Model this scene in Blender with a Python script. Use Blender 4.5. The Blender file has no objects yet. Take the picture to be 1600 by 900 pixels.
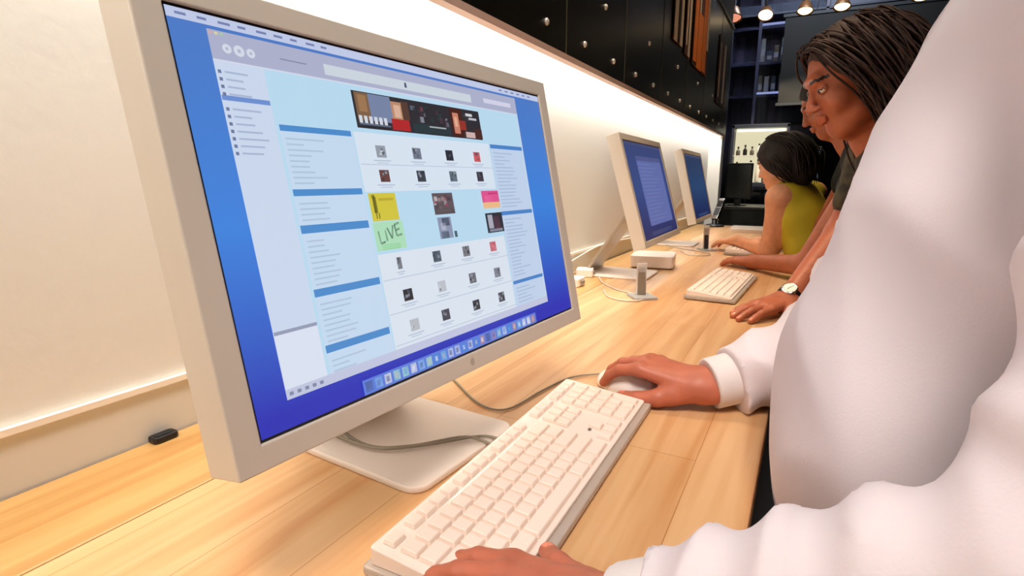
import bpy, bmesh, math, random
import numpy as np
from mathutils import Vector, Matrix
random.seed(4)
T = 0.92            # table-top height above the floor; all scene heights below are given from the table top
SC = bpy.context.scene
COL = SC.collection

# ------------------------------------------------------------------ camera, world, lights, exposure
cd = bpy.data.cameras.new('camera'); cam = bpy.data.objects.new('camera', cd); COL.objects.link(cam)
cd.sensor_width = 36; cd.lens = 848.8156 / 1600 * 36
cd.shift_x = -30.355 / 1600; cd.shift_y = 5.585 / 1600; cd.clip_start = 0.02
Rm = Matrix(((0.89288, -0.099957, 0.43906), (0.450228, 0.181418, -0.874289), (0.007738, 0.978313, 0.206989)))
cam.matrix_world = Matrix.Translation((0, 0, 0.34686 + T)) @ Rm.to_4x4()
SC.camera = cam
SC.view_settings.view_transform = 'Standard'; SC.view_settings.look = 'None'
SC.view_settings.gamma = 1; SC.view_settings.use_curve_mapping = False
SC.view_settings.exposure = 0.0

w = bpy.data.worlds.new('world'); SC.world = w; w.use_nodes = True
w.node_tree.nodes['Background'].inputs[0].default_value = (0.9, 0.85, 0.8, 1)
w.node_tree.nodes['Background'].inputs[1].default_value = 0.15

def area(name, loc, target, sx, sy, power, col):
    l = bpy.data.lights.new(name, 'AREA'); l.shape = 'RECTANGLE'; l.size = sx; l.size_y = sy
    l.energy = power; l.color = col
    o = bpy.data.objects.new(name, l); COL.objects.link(o)
    o.location = (loc[0], loc[1], loc[2] + T)
    d = Vector(target) - Vector(loc)
    o.rotation_euler = d.to_track_quat('-Z', 'Y').to_euler()
    return o
WARM = (1.0, 0.78, 0.56)
cove = area('cove_light', (-0.70, 1.9, 0.745), (-0.70, 1.9, 0), 0.05, 5.4, 30, (1.0, 0.955, 0.90)); cove.rotation_euler = (0, 0, 0)
for lc, tg_, sz, pw_, cl, sp_ in (((0.25, -0.5, 2.3), (-0.35, 0.7, 0.0), .7, 11, (1.0, 0.88, 0.80), 75), ((-.45, 1.6, 2.6), (-.40, 1.6, 0.0), .4, 5, WARM, 50), ((-.45, 3.3, 2.6), (-.35, 3.1, 0.0), .4, 5, WARM, 50)):
    lt = area('ceiling_lamp_light', lc, tg_, sz, sz, pw_, cl); lt.data.spread = math.radians(sp_)
area('back_fill_light', (-0.1, 5.9, 2.9), (-0.5, 7.4, 0.6), 0.8, 0.4, 40, (0.80, 0.85, 1.0))  # unseen fill light added to brighten the back of the shop

# ------------------------------------------------------------------ materials
MATS = {}
def mat(name, col, rough=0.5, metal=0.0, emit=None, es=1.0, trans=0.0, sss=0.0, noise=None, bump=None, coat=0.0):
    if name in MATS: return MATS[name]
    m = bpy.data.materials.new(name); m.use_nodes = True; nt = m.node_tree; b = nt.nodes['Principled BSDF']
    b.inputs['Base Color'].default_value = (*col, 1); b.inputs['Roughness'].default_value = rough
    b.inputs['Metallic'].default_value = metal
    if trans: b.inputs['Transmission Weight'].default_value = trans; b.inputs['IOR'].default_value = 1.35
    if coat: b.inputs['Coat Weight'].default_value = coat
    if sss:
        b.inputs['Subsurface Weight'].default_value = sss; b.inputs['Subsurface Radius'].default_value = (0.012, 0.005, 0.003)
        b.inputs['Subsurface Scale'].default_value = 1.0
    if emit: b.inputs['Emission Color'].default_value = (*emit, 1); b.inputs['Emission Strength'].default_value = es
    tc = nt.nodes.new('ShaderNodeTexCoord')
    if noise:                                   # (scale, colour2, (sx,sy,sz))
        mp = nt.nodes.new('ShaderNodeMapping'); nt.links.new(tc.outputs['Object'], mp.inputs[0]); mp.inputs['Scale'].default_value = noise[2]
        n = nt.nodes.new('ShaderNodeTexNoise'); n.inputs['Scale'].default_value = noise[0]; n.inputs['Detail'].default_value = 4
        nt.links.new(mp.outputs[0], n.inputs[0])
        mx = nt.nodes.new('ShaderNodeMix'); mx.data_type = 'RGBA'
        mx.inputs[6].default_value = (*col, 1); mx.inputs[7].default_value = (*noise[1], 1)
        rp = nt.nodes.new('ShaderNodeValToRGB'); rp.color_ramp.elements[0].position = .35; rp.color_ramp.elements[1].position = .65
        nt.links.new(n.outputs[0], rp.inputs[0]); nt.links.new(rp.outputs[0], mx.inputs[0])
        nt.links.new(mx.outputs[2], b.inputs['Base Color'])
    if bump:                                    # (scale, distance)
        n2 = nt.nodes.new('ShaderNodeTexNoise'); n2.inputs['Scale'].default_value = bump[0]; n2.inputs['Detail'].default_value = 3
        nt.links.new(tc.outputs['Object'], n2.inputs[0])
        bp = nt.nodes.new('ShaderNodeBump'); bp.inputs['Distance'].default_value = bump[1]; bp.inputs['Strength'].default_value = 0.6
        nt.links.new(n2.outputs[0], bp.inputs['Height']); nt.links.new(bp.outputs[0], b.inputs['Normal'])
    MATS[name] = m; return m
def S(r, g, b):      # sRGB 0..255 -> linear
    f = lambda c: (c/255/12.92) if c/255 <= .04045 else ((c/255+.055)/1.055)**2.4
    return (f(r), f(g), f(b))
def glow(name, rgb, es=1.0):
    return mat(name, (0.01, 0.01, 0.01), 0.4, emit=S(*rgb), es=es)

def wood(k=1.0):
    m = bpy.data.materials.new('maple_wood'); m.use_nodes = True; nt = m.node_tree; b = nt.nodes['Principled BSDF']
    N = nt.nodes.new; L = nt.links.new
    tc = N('ShaderNodeTexCoord'); mp = N('ShaderNodeMapping'); mp.inputs['Rotation'].default_value = (0, 0, math.pi/2)
    L(tc.outputs['Object'], mp.inputs[0])
    br = N('ShaderNodeTexBrick'); br.inputs['Scale'].default_value = 1; br.inputs['Brick Width'].default_value = 1.3
    br.inputs['Row Height'].default_value = 0.094; br.inputs['Mortar Size'].default_value = 0.0006; br.inputs['Mortar Smooth'].default_value = .5
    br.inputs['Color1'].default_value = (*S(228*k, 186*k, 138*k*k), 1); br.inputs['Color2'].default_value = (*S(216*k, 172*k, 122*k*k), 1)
    br.inputs['Mortar'].default_value = (*S(176, 122, 68), 1)
    L(mp.outputs[0], br.inputs[0])
    m2 = N('ShaderNodeMapping'); m2.inputs['Scale'].default_value = (28, 1.6, 1); L(tc.outputs['Object'], m2.inputs[0])
    n = N('ShaderNodeTexNoise'); n.inputs['Scale'].default_value = 1.0; n.inputs['Detail'].default_value = 6; n.inputs['Distortion'].default_value = .9
    L(m2.outputs[0], n.inputs[0])
    rp = N('ShaderNodeValToRGB'); rp.color_ramp.elements[0].position = .3; rp.color_ramp.elements[0].color = (*S(222, 188, 150), 1)
    rp.color_ramp.elements[1].position = .62; rp.color_ramp.elements[1].color = (1, 1, 1, 1)
    L(n.outputs[0], rp.inputs[0])
    mx = N('ShaderNodeMix'); mx.data_type = 'RGBA'; mx.blend_type = 'MULTIPLY'; mx.inputs[0].default_value = .75
    L(br.outputs[0], mx.inputs[6]); L(rp.outputs[0], mx.inputs[7]); L(mx.outputs[2], b.inputs['Base Color'])
    b.inputs['Roughness'].default_value = .38; b.inputs['Coat Weight'].default_value = .15; b.inputs['Coat Roughness'].default_value = .3
    return m
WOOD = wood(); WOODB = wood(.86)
WALLP = mat('wall_paint', S(226, 224, 216), .75, bump=(60, .0005))
ALU = mat('pale_aluminium', S(216, 208, 194), .45, .15)
WHITEP = mat('white_plastic', S(240, 226, 214), .35, coat=.2)
KEYP = mat('key_plastic', S(244, 226, 212), .4)
BLACK = mat('black', S(12, 12, 14), .4)
GLOSSB = mat('gloss_black_panel', S(26, 25, 20), .28)
CLEAR = mat('clear_acrylic', (0.95, 0.95, 0.94), .12, trans=.6)
CHROME = mat('chrome', (.8, .8, .8), .15, 1)

# ------------------------------------------------------------------ object helpers
def thing(name, label, cat, loc=(0, 0, 0), rotz=0.0, group=None):
    o = bpy.data.objects.new(name, None); COL.objects.link(o); o.empty_display_size = .05
    o.location = (loc[0], loc[1], loc[2] + T); o.rotation_euler = (0, 0, rotz)
    o['label'] = label; o['category'] = cat
    if group: o['group'] = group
    return o
def tag(o, label=None, cat=None, group=None, kind=None):
    if label: o['label'] = label
    if cat: o['category'] = cat
    if group: o['group'] = group
    if kind: o['kind'] = kind
    return o
def link(name, me, mats, parent=None, smooth=False, loc=(0, 0, 0)):
    o = bpy.data.objects.new(name, me); COL.objects.link(o)
    for m in (mats if isinstance(mats, (list, tuple)) else [mats]): me.materials.append(m)
    if parent is not None: o.parent = parent; o.location = loc
    else: o.location = (loc[0], loc[1], loc[2] + T)
    if smooth:
        me.polygons.foreach_set('use_smooth', [True]*len(me.polygons))
    return o
def obj(name, bm, mats, parent=None, smooth=False, loc=(0, 0, 0), bev=0.0, seg=2):
    me = bpy.data.meshes.new(name); bmesh.ops.recalc_face_normals(bm, faces=bm.faces); bm.to_mesh(me); bm.free()
    o = link(name, me, mats, parent, smooth, loc)
    if bev:
        md = o.modifiers.new('b', 'BEVEL'); md.width = bev; md.segments = seg; md.limit_method = 'ANGLE'; md.angle_limit = .6
    return o
def bx(bm, x0, x1, y0, y1, z0, z1, mi=0, M=None):
    vs = [bm.verts.new(v) for v in ((x0,y0,z0),(x1,y0,z0),(x1,y1,z0),(x0,y1,z0),(x0,y0,z1),(x1,y0,z1),(x1,y1,z1),(x0,y1,z1))]
    if M is not None:
        for v in vs: v.co = M @ v.co
    for f in ((0,3,2,1),(4,5,6,7),(0,1,5,4),(1,2,6,5),(2,3,7,6),(3,0,4,7)):
        bm.faces.new([vs[i] for i in f]).material_index = mi
    return bm
def box(*a, **k):
    return bx(bmesh.new(), *a, **k)
def quad(bm, pts, mi=0):
    f = bm.faces.new([bm.verts.new(p) for p in pts]); f.material_index = mi
def prism(pts, z0, z1, bm=None):
    bm = bm or bmesh.new()
    a = [bm.verts.new((x, y, z0)) for x, y in pts]; b = [bm.verts.new((x, y, z1)) for x, y in pts]; n = len(pts)
    bm.faces.new(a[::-1]); bm.faces.new(b)
    for i in range(n): bm.faces.new((a[i], a[(i+1) % n], b[(i+1) % n], b[i]))
    return bm
def rrect(x0, x1, y0, y1, r, n=6):
    out = []
    for cx, cy, a0 in ((x1-r, y1-r, 0), (x0+r, y1-r, 90), (x0+r, y0+r, 180), (x1-r, y0+r, 270)):
        for i in range(n+1):
            a = math.radians(a0 + 90*i/n); out.append((cx+r*math.cos(a), cy+r*math.sin(a)))
    return out
def lathe(prof, bm=None, n=20, M=None):
    bm = bm or bmesh.new(); rings = []
    for r, z in prof:
        ring = [bm.verts.new((r*math.cos(2*math.pi*i/n), r*math.sin(2*math.pi*i/n), z)) for i in range(n)]
        rings.append(ring)
    for a, b in zip(rings, rings[1:]):
        for i in range(n): bm.faces.new((a[i], a[(i+1) % n], b[(i+1) % n], b[i]))
    bm.faces.new(rings[0][::-1]); bm.faces.new(rings[-1])
    if M is not None: bmesh.ops.transform(bm, matrix=M, verts=[v for r in rings for v in r])
    return bm
def tube(pts, r, n=8, bm=None, sub=6):
    """round tube along a smooth curve through pts; r a number or list"""
    bm = bm or bmesh.new(); P = [Vector(p) for p in pts]; Q = []; RR = []
    rl = r if isinstance(r, (list, tuple)) else [r]*len(P)
    for i in range(len(P)-1):
        p0, p1, p2, p3 = P[max(i-1, 0)], P[i], P[i+1], P[min(i+2, len(P)-1)]
        for k in range(sub):
            t = k/sub
            Q.append(.5*((2*p1) + (p2-p0)*t + (2*p0-5*p1+4*p2-p3)*t*t + (3*p1-p0-3*p2+p3)*t**3)); RR.append(rl[i]*(1-t)+rl[i+1]*t)
    Q.append(P[-1]); RR.append(rl[-1]); rings = []
    for i, q in enumerate(Q):
        d = (Q[min(i+1, len(Q)-1)] - Q[max(i-1, 0)]).normalized()
        u = d.cross(Vector((0, 0, 1)) if abs(d.z) < .95 else Vector((1, 0, 0))).normalized(); v = d.cross(u)
        rings.append([bm.verts.new(q + (u*math.cos(2*math.pi*k/n) + v*math.sin(2*math.pi*k/n))*RR[i]) for k in range(n)])
    for a, b in zip(rings, rings[1:]):
        for k in range(n): bm.faces.new((a[k], a[(k+1) % n], b[(k+1) % n], b[k]))
    bm.faces.new(rings[0][::-1]); bm.faces.new(rings[-1])
    return bm
def copy_tree(o, parent=None):
    c = o.copy(); COL.objects.link(c)
    if parent is not None: c.parent = parent
    for ch in [x for x in bpy.data.objects if x.parent == o]: copy_tree(ch, c)
    return c

# ------------------------------------------------------------------ the room
def struct(name, bm, m): return tag(obj(name, bm, m), kind='structure')
FLOORM = mat('floor_tile', S(70, 66, 62), .35, noise=(3, S(60, 56, 52), (1, 1, 1)))
struct('floor', box(-3.2, 6, -2.6, 8.2, -T-.1, -T), FLOORM)
DARKM = mat('dark_paint', S(16, 17, 20), .6)
struct('ceiling', box(-3.2, 6, -2.6, 8.2, 3.1, 3.2), DARKM)
struct('wall_left', box(-.90, -.75, -2.6, 4.72, -T, 3.1), WALLP)
struct('wall_back', box(-3.2, 6, 8.0, 8.2, -T, 3.1), mat('back_wall_paint', S(34, 36, 46), .6))
struct('wall_right', box(5.9, 6.0, -2.6, 8.0, -T, 3.1), DARKM)
struct('wall_front', box(-3.2, 6, -2.7, -2.6, -T, 3.1), mat('rear_wall_paint', S(120, 105, 90), .7))
struct('trim_1', box(-.752, -.655, 4.62, 4.74, -T, .76), WALLP)
struct('trim_2', box(-.7495, -.742, -2.5, 4.6, .070, .078), mat('white_trim', S(248, 238, 222), .5))
struct('trim_3', box(-3.2, -.9, 4.7, 4.72, -T, 3.1), DARKM)

# tubes hidden behind the fascia lip
for i in range(5):
    y = -.35 + i*1.12
    t = thing('fluorescent_tube', 'white fluorescent tube behind the fascia, ' + ['above the corner nearest the camera', 'above the nearest display', 'above the middle display', 'above the farthest display', 'past the farthest display'][i], 'light', (-.72, y, .775), group='tubes behind the fascia')
    obj('tube', tube([(0, -.53, 0), (0, .53, 0)], .011, 10), glow('tube_glow', (255, 240, 215), 3), t, True)
    obj('tube_holder', box(-.012, .012, -.55, -.53, -.015, .03), WHITEP, t); obj('tube_holder', box(-.012, .012, .53, .55, -.015, .03), WHITEP, t)

# black fascia panels with bolts
FX = -.65
for k in range(9):
    y0 = -.12 + k*.54
    t = thing('fascia_panel', 'olive-black wall panel with pale bolts, ' + ['nearest of the row, above the nearest display', 'second from the near end', 'third from the near end', 'fourth from the near end, between the two clearest seams', 'fifth from the near end', 'sixth from the near end, under the pale striped strip', 'seventh from the near end, under the orange strip', 'eighth from the near end', 'last of the row at the far corner'][k], 'wall panel', (FX, y0, .684), group='black fascia panels')
    obj('panel', box(-.02, 0, .002, .538, .0, .79), GLOSSB, t, bev=.002)
    obj('edge_strip', box(-.024, .002, 0, .54, -.016, 0), mat('pinkish_strip', S(214, 186, 172), .5), t)
    for by, bz in ((.135, .053), (.405, .053), (.31, .201)):
        Mx = Matrix.Translation((0, by, bz)) @ Matrix.Rotation(math.pi/2, 4, 'Y')
        obj('bolt', lathe([(.009, 0), (.009, .004), (.006, .007), (.001, .008)], n=14, M=Mx), mat('bolt_metal', (.85, .82, .78), .4, .2), t, True)
    obj('joint_strip', box(-.001, .0015, -.004, .0, 0, .79), mat('joint', S(92, 88, 70), .4), t)
struct('wall_upper', box(-.75, -.66, -2.6, 4.74, 1.466, 3.1), DARKM)
struct('trim_4', box(-.75, FX-.02, -2.6, 4.74, .80, .83), WALLP)   # ledge over the tubes
struct('trim_5', box(FX-.01, FX+.012, -.1, 4.74, 1.466, 1.478), mat('rail', S(96, 90, 84), .4))

# pictures hung high on the fascia
def banner(y0, y1, z0, z1, label, base, bars):
    t = thing('hanging_banner', label, 'banner', (FX+.004, y0, z0), group='picture strips on the black fascia')
    obj('sheet', box(0, .004, 0, y1-y0, 0, z1-z0), base, t)
    bm = bmesh.new()
    for a, b, c, d, mi in bars: bx(bm, .004, .006, a*(y1-y0), b*(y1-y0), c*(z1-z0), d*(z1-z0), mi)
    obj('picture', bm, [mat('lit_cream_print', S(236, 214, 186), .5), mat('lit_orange_print', S(246, 128, 24), .5), mat('dark_print', S(40, 26, 16), .5)], t)  # cream and orange brightened, the light on the strips is in the colour
DKP = mat('brown_print', S(92, 48, 20), .5)
banner(2.74, 2.94, .985, 1.44, 'cream and dark striped picture strip nearest on the black fascia', DKP, [(.02, .35, 0, 1, 0), (.5, .62, 0, 1, 2), (.7, .95, .0, 1, 0)])
banner(3.00, 3.14, .97, 1.44, 'narrow pale streaked picture strip left of the orange one', DKP, [(.1, .3, .1, 1, 0), (.5, .8, 0, .9, 0)])
banner(3.20, 3.66, .955, 1.44, 'bright orange and brown picture strip high on the black fascia', DKP, [(.03, .22, .05, .9, 1), (.26, .56, .0, .6, 1), (.30, .36, .6, .95, 0), (.60, .84, .02, .97, 1), (.87, .97, .3, .9, 0)])
banner(4.10, 4.50, .86, 1.30, 'dim brown and tan picture strip at the far end of the fascia', DKP, [(.1, .2, .1, .9, 0), (.3, .5, .0, .4, 2), (.55, .75, .05, .95, 0), (.85, .95, .3, .9, 2)])

# ------------------------------------------------------------------ the long table
t = thing('long_table', 'long pale maple table along the white wall carrying the displays', 'table', (0, 0, 0))
obj('tabletop', box(-.587, -.022, -1.2, 4.32, -.045, 0), WOOD, t, bev=.003)
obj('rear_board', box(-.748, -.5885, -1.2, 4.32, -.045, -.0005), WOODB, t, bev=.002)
for y in (-1.0, .9, 2.6, 4.15):
    for x in (-.66, -.11):
        obj('leg', box(x-.04, x+.04, y-.04, y+.04, -T, -.045), WOOD, t, bev=.003)
obj('apron', box(-.14, -.12, -1.0, 4.15, -.13, -.045), mat('dark_apron', S(28, 24, 20), .6), t)

# ------------------------------------------------------------------ displays
DW, DH, BZ = .4953, .3096, .0225
UI = [ # u0,v0,u1,v1,colour
 (0, 0, 1, .024, (196, 206, 236)),
 (.0527, .0322, .872, .931, (214, 222, 240)),
 (.0527, .0322, .872, .1, (176, 180, 208)),
 (.2505, .058, .672, .088, (208, 218, 228)),
 (.7233, .060, .845, .078, (214, 214, 238)),
 (.0527, .905, .872, .931, (196, 202, 228)),
 (.0527, .1045, .131, .905, (206, 220, 242)),
 (.1315, .1045, .868, .905, (188, 222, 244)),
 (.1375, .2420, .285, .905, (200, 222, 244)),
 (.716, .2420, .865, .905, (196, 214, 240)),
 (.2885, .2420, .712, .4200, (220, 232, 246)),
 (.2885, .6100, .712, .9050, (222, 232, 244)),
 (.3010, .1190, .692, .2290, (44, 42, 50)),
]
def make_display(loc, yaw, tilt, label, content, slat=.012):
    t = thing('flat_display', label, 'display', loc, yaw, 'silver flat displays along the table')
    cz = .308; B = lambda a, b, d: Vector((d*math.cos(tilt) - b*math.sin(tilt), a, cz + d*math.sin(tilt) + b*math.cos(tilt)))
    MB = Matrix(((math.cos(tilt), 0, -math.sin(tilt), 0), (0, 1, 0, 0), (math.sin(tilt), 0, math.cos(tilt), cz), (0, 0, 0, 1)))
    W, H = DW/2+BZ, DH/2+BZ
    # housing: outer box with a recessed opening
    bm = bmesh.new()
    iw, ih = DW/2+.0015, DH/2+.0025
    fo = [bm.verts.new((0, a*W, b*H)) for a, b in ((-1,-1),(1,-1),(1,1),(-1,1))]
    fi = [bm.verts.new((0, a*iw, b*ih)) for a, b in ((-1,-1),(1,-1),(1,1),(-1,1))]
    gi = [bm.verts.new((-.003, a*iw, b*ih)) for a, b in ((-1,-1),(1,-1),(1,1),(-1,1))]
    bo = [bm.verts.new((-.040, a*W, b*H)) for a, b in ((-1,-1),(1,-1),(1,1),(-1,1))]
    for i in range(4):
        j = (i+1) % 4
        bm.faces.new((fo[i], fo[j], fi[j], fi[i])); bm.faces.new((fi[i], fi[j], gi[j], gi[i])); bm.faces.new((fo[j], fo[i], bo[i], bo[j]))
    bm.faces.new(bo[::-1]); bm.faces.new(gi)
    bmesh.ops.transform(bm, matrix=MB, verts=bm.verts)
    h = obj('housing', bm, ALU, t); md = h.modifiers.new('b', 'BEVEL'); md.width = .0022; md.segments = 3; md.limit_method = 'ANGLE'
    # screen panel: black rim and lit picture
    cols = []; bm = bmesh.new()
    bx(bm, -.0028, -.0022, -DW/2-.0012, DW/2+.0012, -DH/2-.0022, DH/2+.0022, 0)
    mats = [BLACK, content['bg']]
    quad(bm, [(-.0020, -DW/2, -DH/2), (-.0020, DW/2, -DH/2), (-.0020, DW/2, DH/2), (-.0020, -DW/2, DH/2)], 1)
    lay = [0]
    def rect(u0, v0, u1, v1, rgb):
        m = glow('px_%d_%d_%d' % rgb, rgb, content['es'])
        if m not in mats: mats.append(m)
        lay[0] += 1; x = -.0019 + min(lay[0], 200)*.0000075
        quad(bm, [(x, (u0-.5)*DW, (.5-v1)*DH), (x, (u1-.5)*DW, (.5-v1)*DH), (x, (u1-.5)*DW, (.5-v0)*DH), (x, (u0-.5)*DW, (.5-v0)*DH)], mats.index(m))
    def poly(pts, rgb):
        m = glow('px_%d_%d_%d' % rgb, rgb, content['es'])
        if m not in mats: mats.append(m)
        lay[0] += 1; x = -.0019 + min(lay[0], 200)*.0000075
        quad(bm, [(x, (u-.5)*DW, (.5-v)*DH) for u, v in pts], mats.index(m))
    content['draw'](rect, poly)
    bmesh.ops.transform(bm, matrix=MB, verts=bm.verts)
    o = bpy.data.meshes.new('screen'); bm.to_mesh(o); bm.free(); link('screen', o, mats, t)
    # small emblem on the lower bezel: a round fruit with a bite and a leaf
    pts = []
    for i in range(24):
        a = 2*math.pi*i/24; r = .0042*(1 - .10*abs(math.sin(a))*(1 if math.sin(a) < 0 else 1.2))
        y, z = r*math.cos(a), r*math.sin(a)*1.1
        dd = math.hypot(y-.0050, z-.0006)
        if dd < .0021: y, z = .0050 + (y-.0050)*.0021/max(dd, 1e-5), .0006 + (z-.0006)*.0021/max(dd, 1e-5)
        if dd < .0021: y = min(y, .0030)
        pts.append((y, z))
    bm = bmesh.new(); a = [bm.verts.new((.0003, y, z-DH/2-BZ*.52)) for y, z in pts]; bm.faces.new(a)
    quad(bm, [(.0003, .0002, -DH/2-BZ*.52+.0046), (.0003, .0014, -DH/2-BZ*.52+.0052), (.0003, .0018, -DH/2-BZ*.52+.0068), (.0003, .0005, -DH/2-BZ*.52+.0062)])
    bmesh.ops.transform(bm, matrix=MB, verts=bm.verts); obj('emblem', bm, mat('emblem_grey', S(188, 180, 166), .3, .3), h)
    # stand: bent aluminium plate, foot and leaning arm
    obj('foot', prism(rrect(-.215, .005, -.065, .135, .022), 0.0, .008), WHITEP, t, bev=.0025)
    hx = B(0, 0.0, -.045)
    prof = [(-.215, .0), (-.222, .012), (-.212, .035), (hx.x-.012, hx.z-.03), (hx.x+.002, hx.z+.02)]
    bm = bmesh.new(); prev = None; th = .011
    for i, (x, z) in enumerate(prof):
        x2, z2 = prof[min(i+1, len(prof)-1)]; x1, z1 = prof[max(i-1, 0)]; L = math.hypot(x2-x1, z2-z1); nx, nz = (z2-z1)/L, -(x2-x1)/L
        hw = .095 - .02*i/4
        ring = [bm.verts.new((x, .035-hw, z)), bm.verts.new((x, .035+hw, z)), bm.verts.new((x+nx*th, .035+hw, max(z+nz*th, 0.001))), bm.verts.new((x+nx*th, .035-hw, max(z+nz*th, .001)))]
        if prev: 
            for k in range(4): bm.faces.new((prev[k], prev[(k+1) % 4], ring[(k+1) % 4], ring[k]))
        else: bm.faces.new(ring[::-1])
        prev = ring
    bm.faces.new(prev); obj('arm', bm, mat('shaded_arm_aluminium', S(168, 158, 142), .4, .5), t, bev=.002)  # arm colour darkened to stand for aluminium in shadow
    Mx = Matrix.Translation((hx.x+.004, .035, hx.z)) @ Matrix.Rotation(math.pi/2, 4, 'X')
    obj('hinge', lathe([(.012, -.05), (.013, -.048), (.013, .048), (.012, .05)], n=16, M=Mx), CHROME, t, True)
    return t

def wallpaper(name, top, mid, bot, es=1.0):
    m = bpy.data.materials.new(name); m.use_nodes = True; nt = m.node_tree; b = nt.nodes['Principled BSDF']
    tc = nt.nodes.new('ShaderNodeTexCoord'); sp = nt.nodes.new('ShaderNodeSeparateXYZ'); nt.links.new(tc.outputs['Generated'], sp.inputs[0])
    rp = nt.nodes.new('ShaderNodeValToRGB'); e = rp.color_ramp.elements
    e[0].position = .05; e[0].color = (*S(*bot), 1); e[1].position = .97; e[1].color = (*S(*top), 1)
    k = e.new(.5); k.color = (*S(*mid), 1)
    nt.links.new(sp.outputs[2], rp.inputs[0]); nt.links.new(rp.outputs[0], b.inputs['Emission Color'])
    b.inputs['Base Color'].default_value = (.01, .01, .01, 1); b.inputs['Emission Strength'].default_value = es; b.inputs['Roughness'].default_value = .4
    return m
def draw_store(rect, poly):
    R = random.Random(7)
    for u0, v0, u1, v1, c in UI: rect(u0, v0, u1, v1, c)
    # menu bar words
    for i in range(9): rect(.012+i*.03, .009, .012+i*.03+R.uniform(.012, .022), .015, (120, 132, 178))
    for i in range(6): rect(.80+i*.028, .009, .80+i*.028+.014, .015, (120, 132, 178))
    # buttons (three round) and lcd writing
    for cx, r in ((.0775, .0070), (.0963, .0085), (.1150, .0070)):
        pts = [(cx+r*math.cos(a*math.pi/8), .0715+r*1.6*math.sin(a*math.pi/8)) for a in range(16)]; poly(pts, (216, 222, 236))
        rect(cx-r*.3, .0715-r*.5, cx+r*.3, .0715+r*.5, (180, 186, 212))
    rect(.165, .068, .215, .0715, (140, 142, 172))
    poly([(.4480, .0640), (.4530, .0640), (.4540, .0800), (.4470, .0800)], (70, 80, 110))
    rect(.055, .0365, .060, .0425, (220, 170, 170)); rect(.063, .0365, .068, .0425, (224, 214, 160)); rect(.071, .0365, .076, .0425, (170, 206, 170))
    # sidebar
    rect(.0535, .184, .1305, .196, (110, 146, 214))
    for i in range(12):
        v = .125 + i*.0175
        if .18 < v < .2: continue
        rect(.056, v, .0610, v+.008, (110, 122, 160)); rect(.066, v+.001, .066+R.uniform(.025, .05), v+.0055, (172, 186, 214))
    rect(.0535, .759, .131, .768, (150, 158, 184))
    rect(.0535, .768, .131, .905, (222, 230, 246))
    for i in range(5): rect(.058+i*.014, .913, .058+i*.014+.007, .922, (130, 140, 170))
    # column headers
    for v0, v1 in ((.246, .262), (.413, .431), (.508, .530), (.679, .700), (.832, .853)): rect(.1375, v0-.004, .2815, v1-.004, (74, 142, 208))
    for v0, v1 in ((.246, .262), (.516, .532), (.803, .817)): rect(.7165, v0-.003, .8645, v1-.003, (74, 134, 204))
    for lo, hi in ((.275, .40), (.445, .495), (.545, .665), (.715, .82), (.87, .90)):
        v = lo
        while v < hi:
            rect(.144, v, .144+R.uniform(.03, .075), v+.0045, (178, 200, 224)); v += .0145
    for lo, hi in ((.275, .50), (.545, .79), (.83, .89)):
        v = lo
        while v < hi:
            rect(.724, v, .724+R.uniform(.04, .10), v+.0045, (172, 190, 220)); v += .0145
    # big picture banner: three photographs
    rect(.3050, .123, .3380, .205, (128, 98, 72)); rect(.3380, .123, .395, .205, (120, 134, 168)); rect(.312, .130, .332, .180, (160, 120, 84))
    rect(.395, .135, .425, .2255, (190, 140, 110)); rect(.390, .190, .440, .2255, (180, 36, 40)); rect(.402, .145, .420, .185, (222, 180, 156)); rect(.424, .13, .444, .19, (86, 60, 50))
    for i in range(6): rect(.307+i*.0125, .192, .315+i*.0125, .214, (214, 220, 230))
    rect(.307, .2145, .385, .2195, (96, 110, 134))
    for i in range(26):
        u, v = R.uniform(.450, .560), R.uniform(.125, .215); c = R.choice([(90, 96, 110), (70, 50, 60), (130, 132, 146), (50, 60, 66), (110, 60, 74), (36, 58, 58)])
        rect(u, v, u+R.uniform(.004, .014), v+R.uniform(.006, .02), c)
    rect(.450, .196, .570, .2265, (40, 56, 62)); rect(.500, .200, .555, .205, (170, 176, 180))
    rect(.577, .123, .620, .2265, (70, 30, 24)); rect(.585, .14, .606, .215, (206, 132, 108)); rect(.590, .155, .60, .19, (232, 176, 150)); rect(.606, .165, .63, .20, (150, 50, 40))
    rect(.635, .135, .66, .145, (214, 216, 222)); rect(.645, .150, .675, .158, (196, 196, 206)); rect(.625, .205, .66, .2265, (210, 180, 176)); rect(.66, .19, .689, .2265, (74, 40, 36))
    # rows of covers
    def cover(u, v, w, h, base, k=5, cs=((40, 44, 56), (120, 130, 150), (70, 76, 92))):
        rect(u-w/2, v-h/2, u+w/2, v+h/2, base)
        for _ in range(k):
            a, b = R.uniform(u-w/2, u+w/2-w*.3), R.uniform(v-h/2, v+h/2-h*.3); rect(a, b, a+w*R.uniform(.15, .32), b+h*R.uniform(.15, .3), R.choice(cs))
        rect(u-w*.9, v+h/2+.008, u+w*.9, v+h/2+.011, (176, 190, 212)); rect(u-w*.6, v+h/2+.015, u+w*.6, v+h/2+.018, (188, 200, 220))
    dk = (66, 70, 84)
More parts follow.
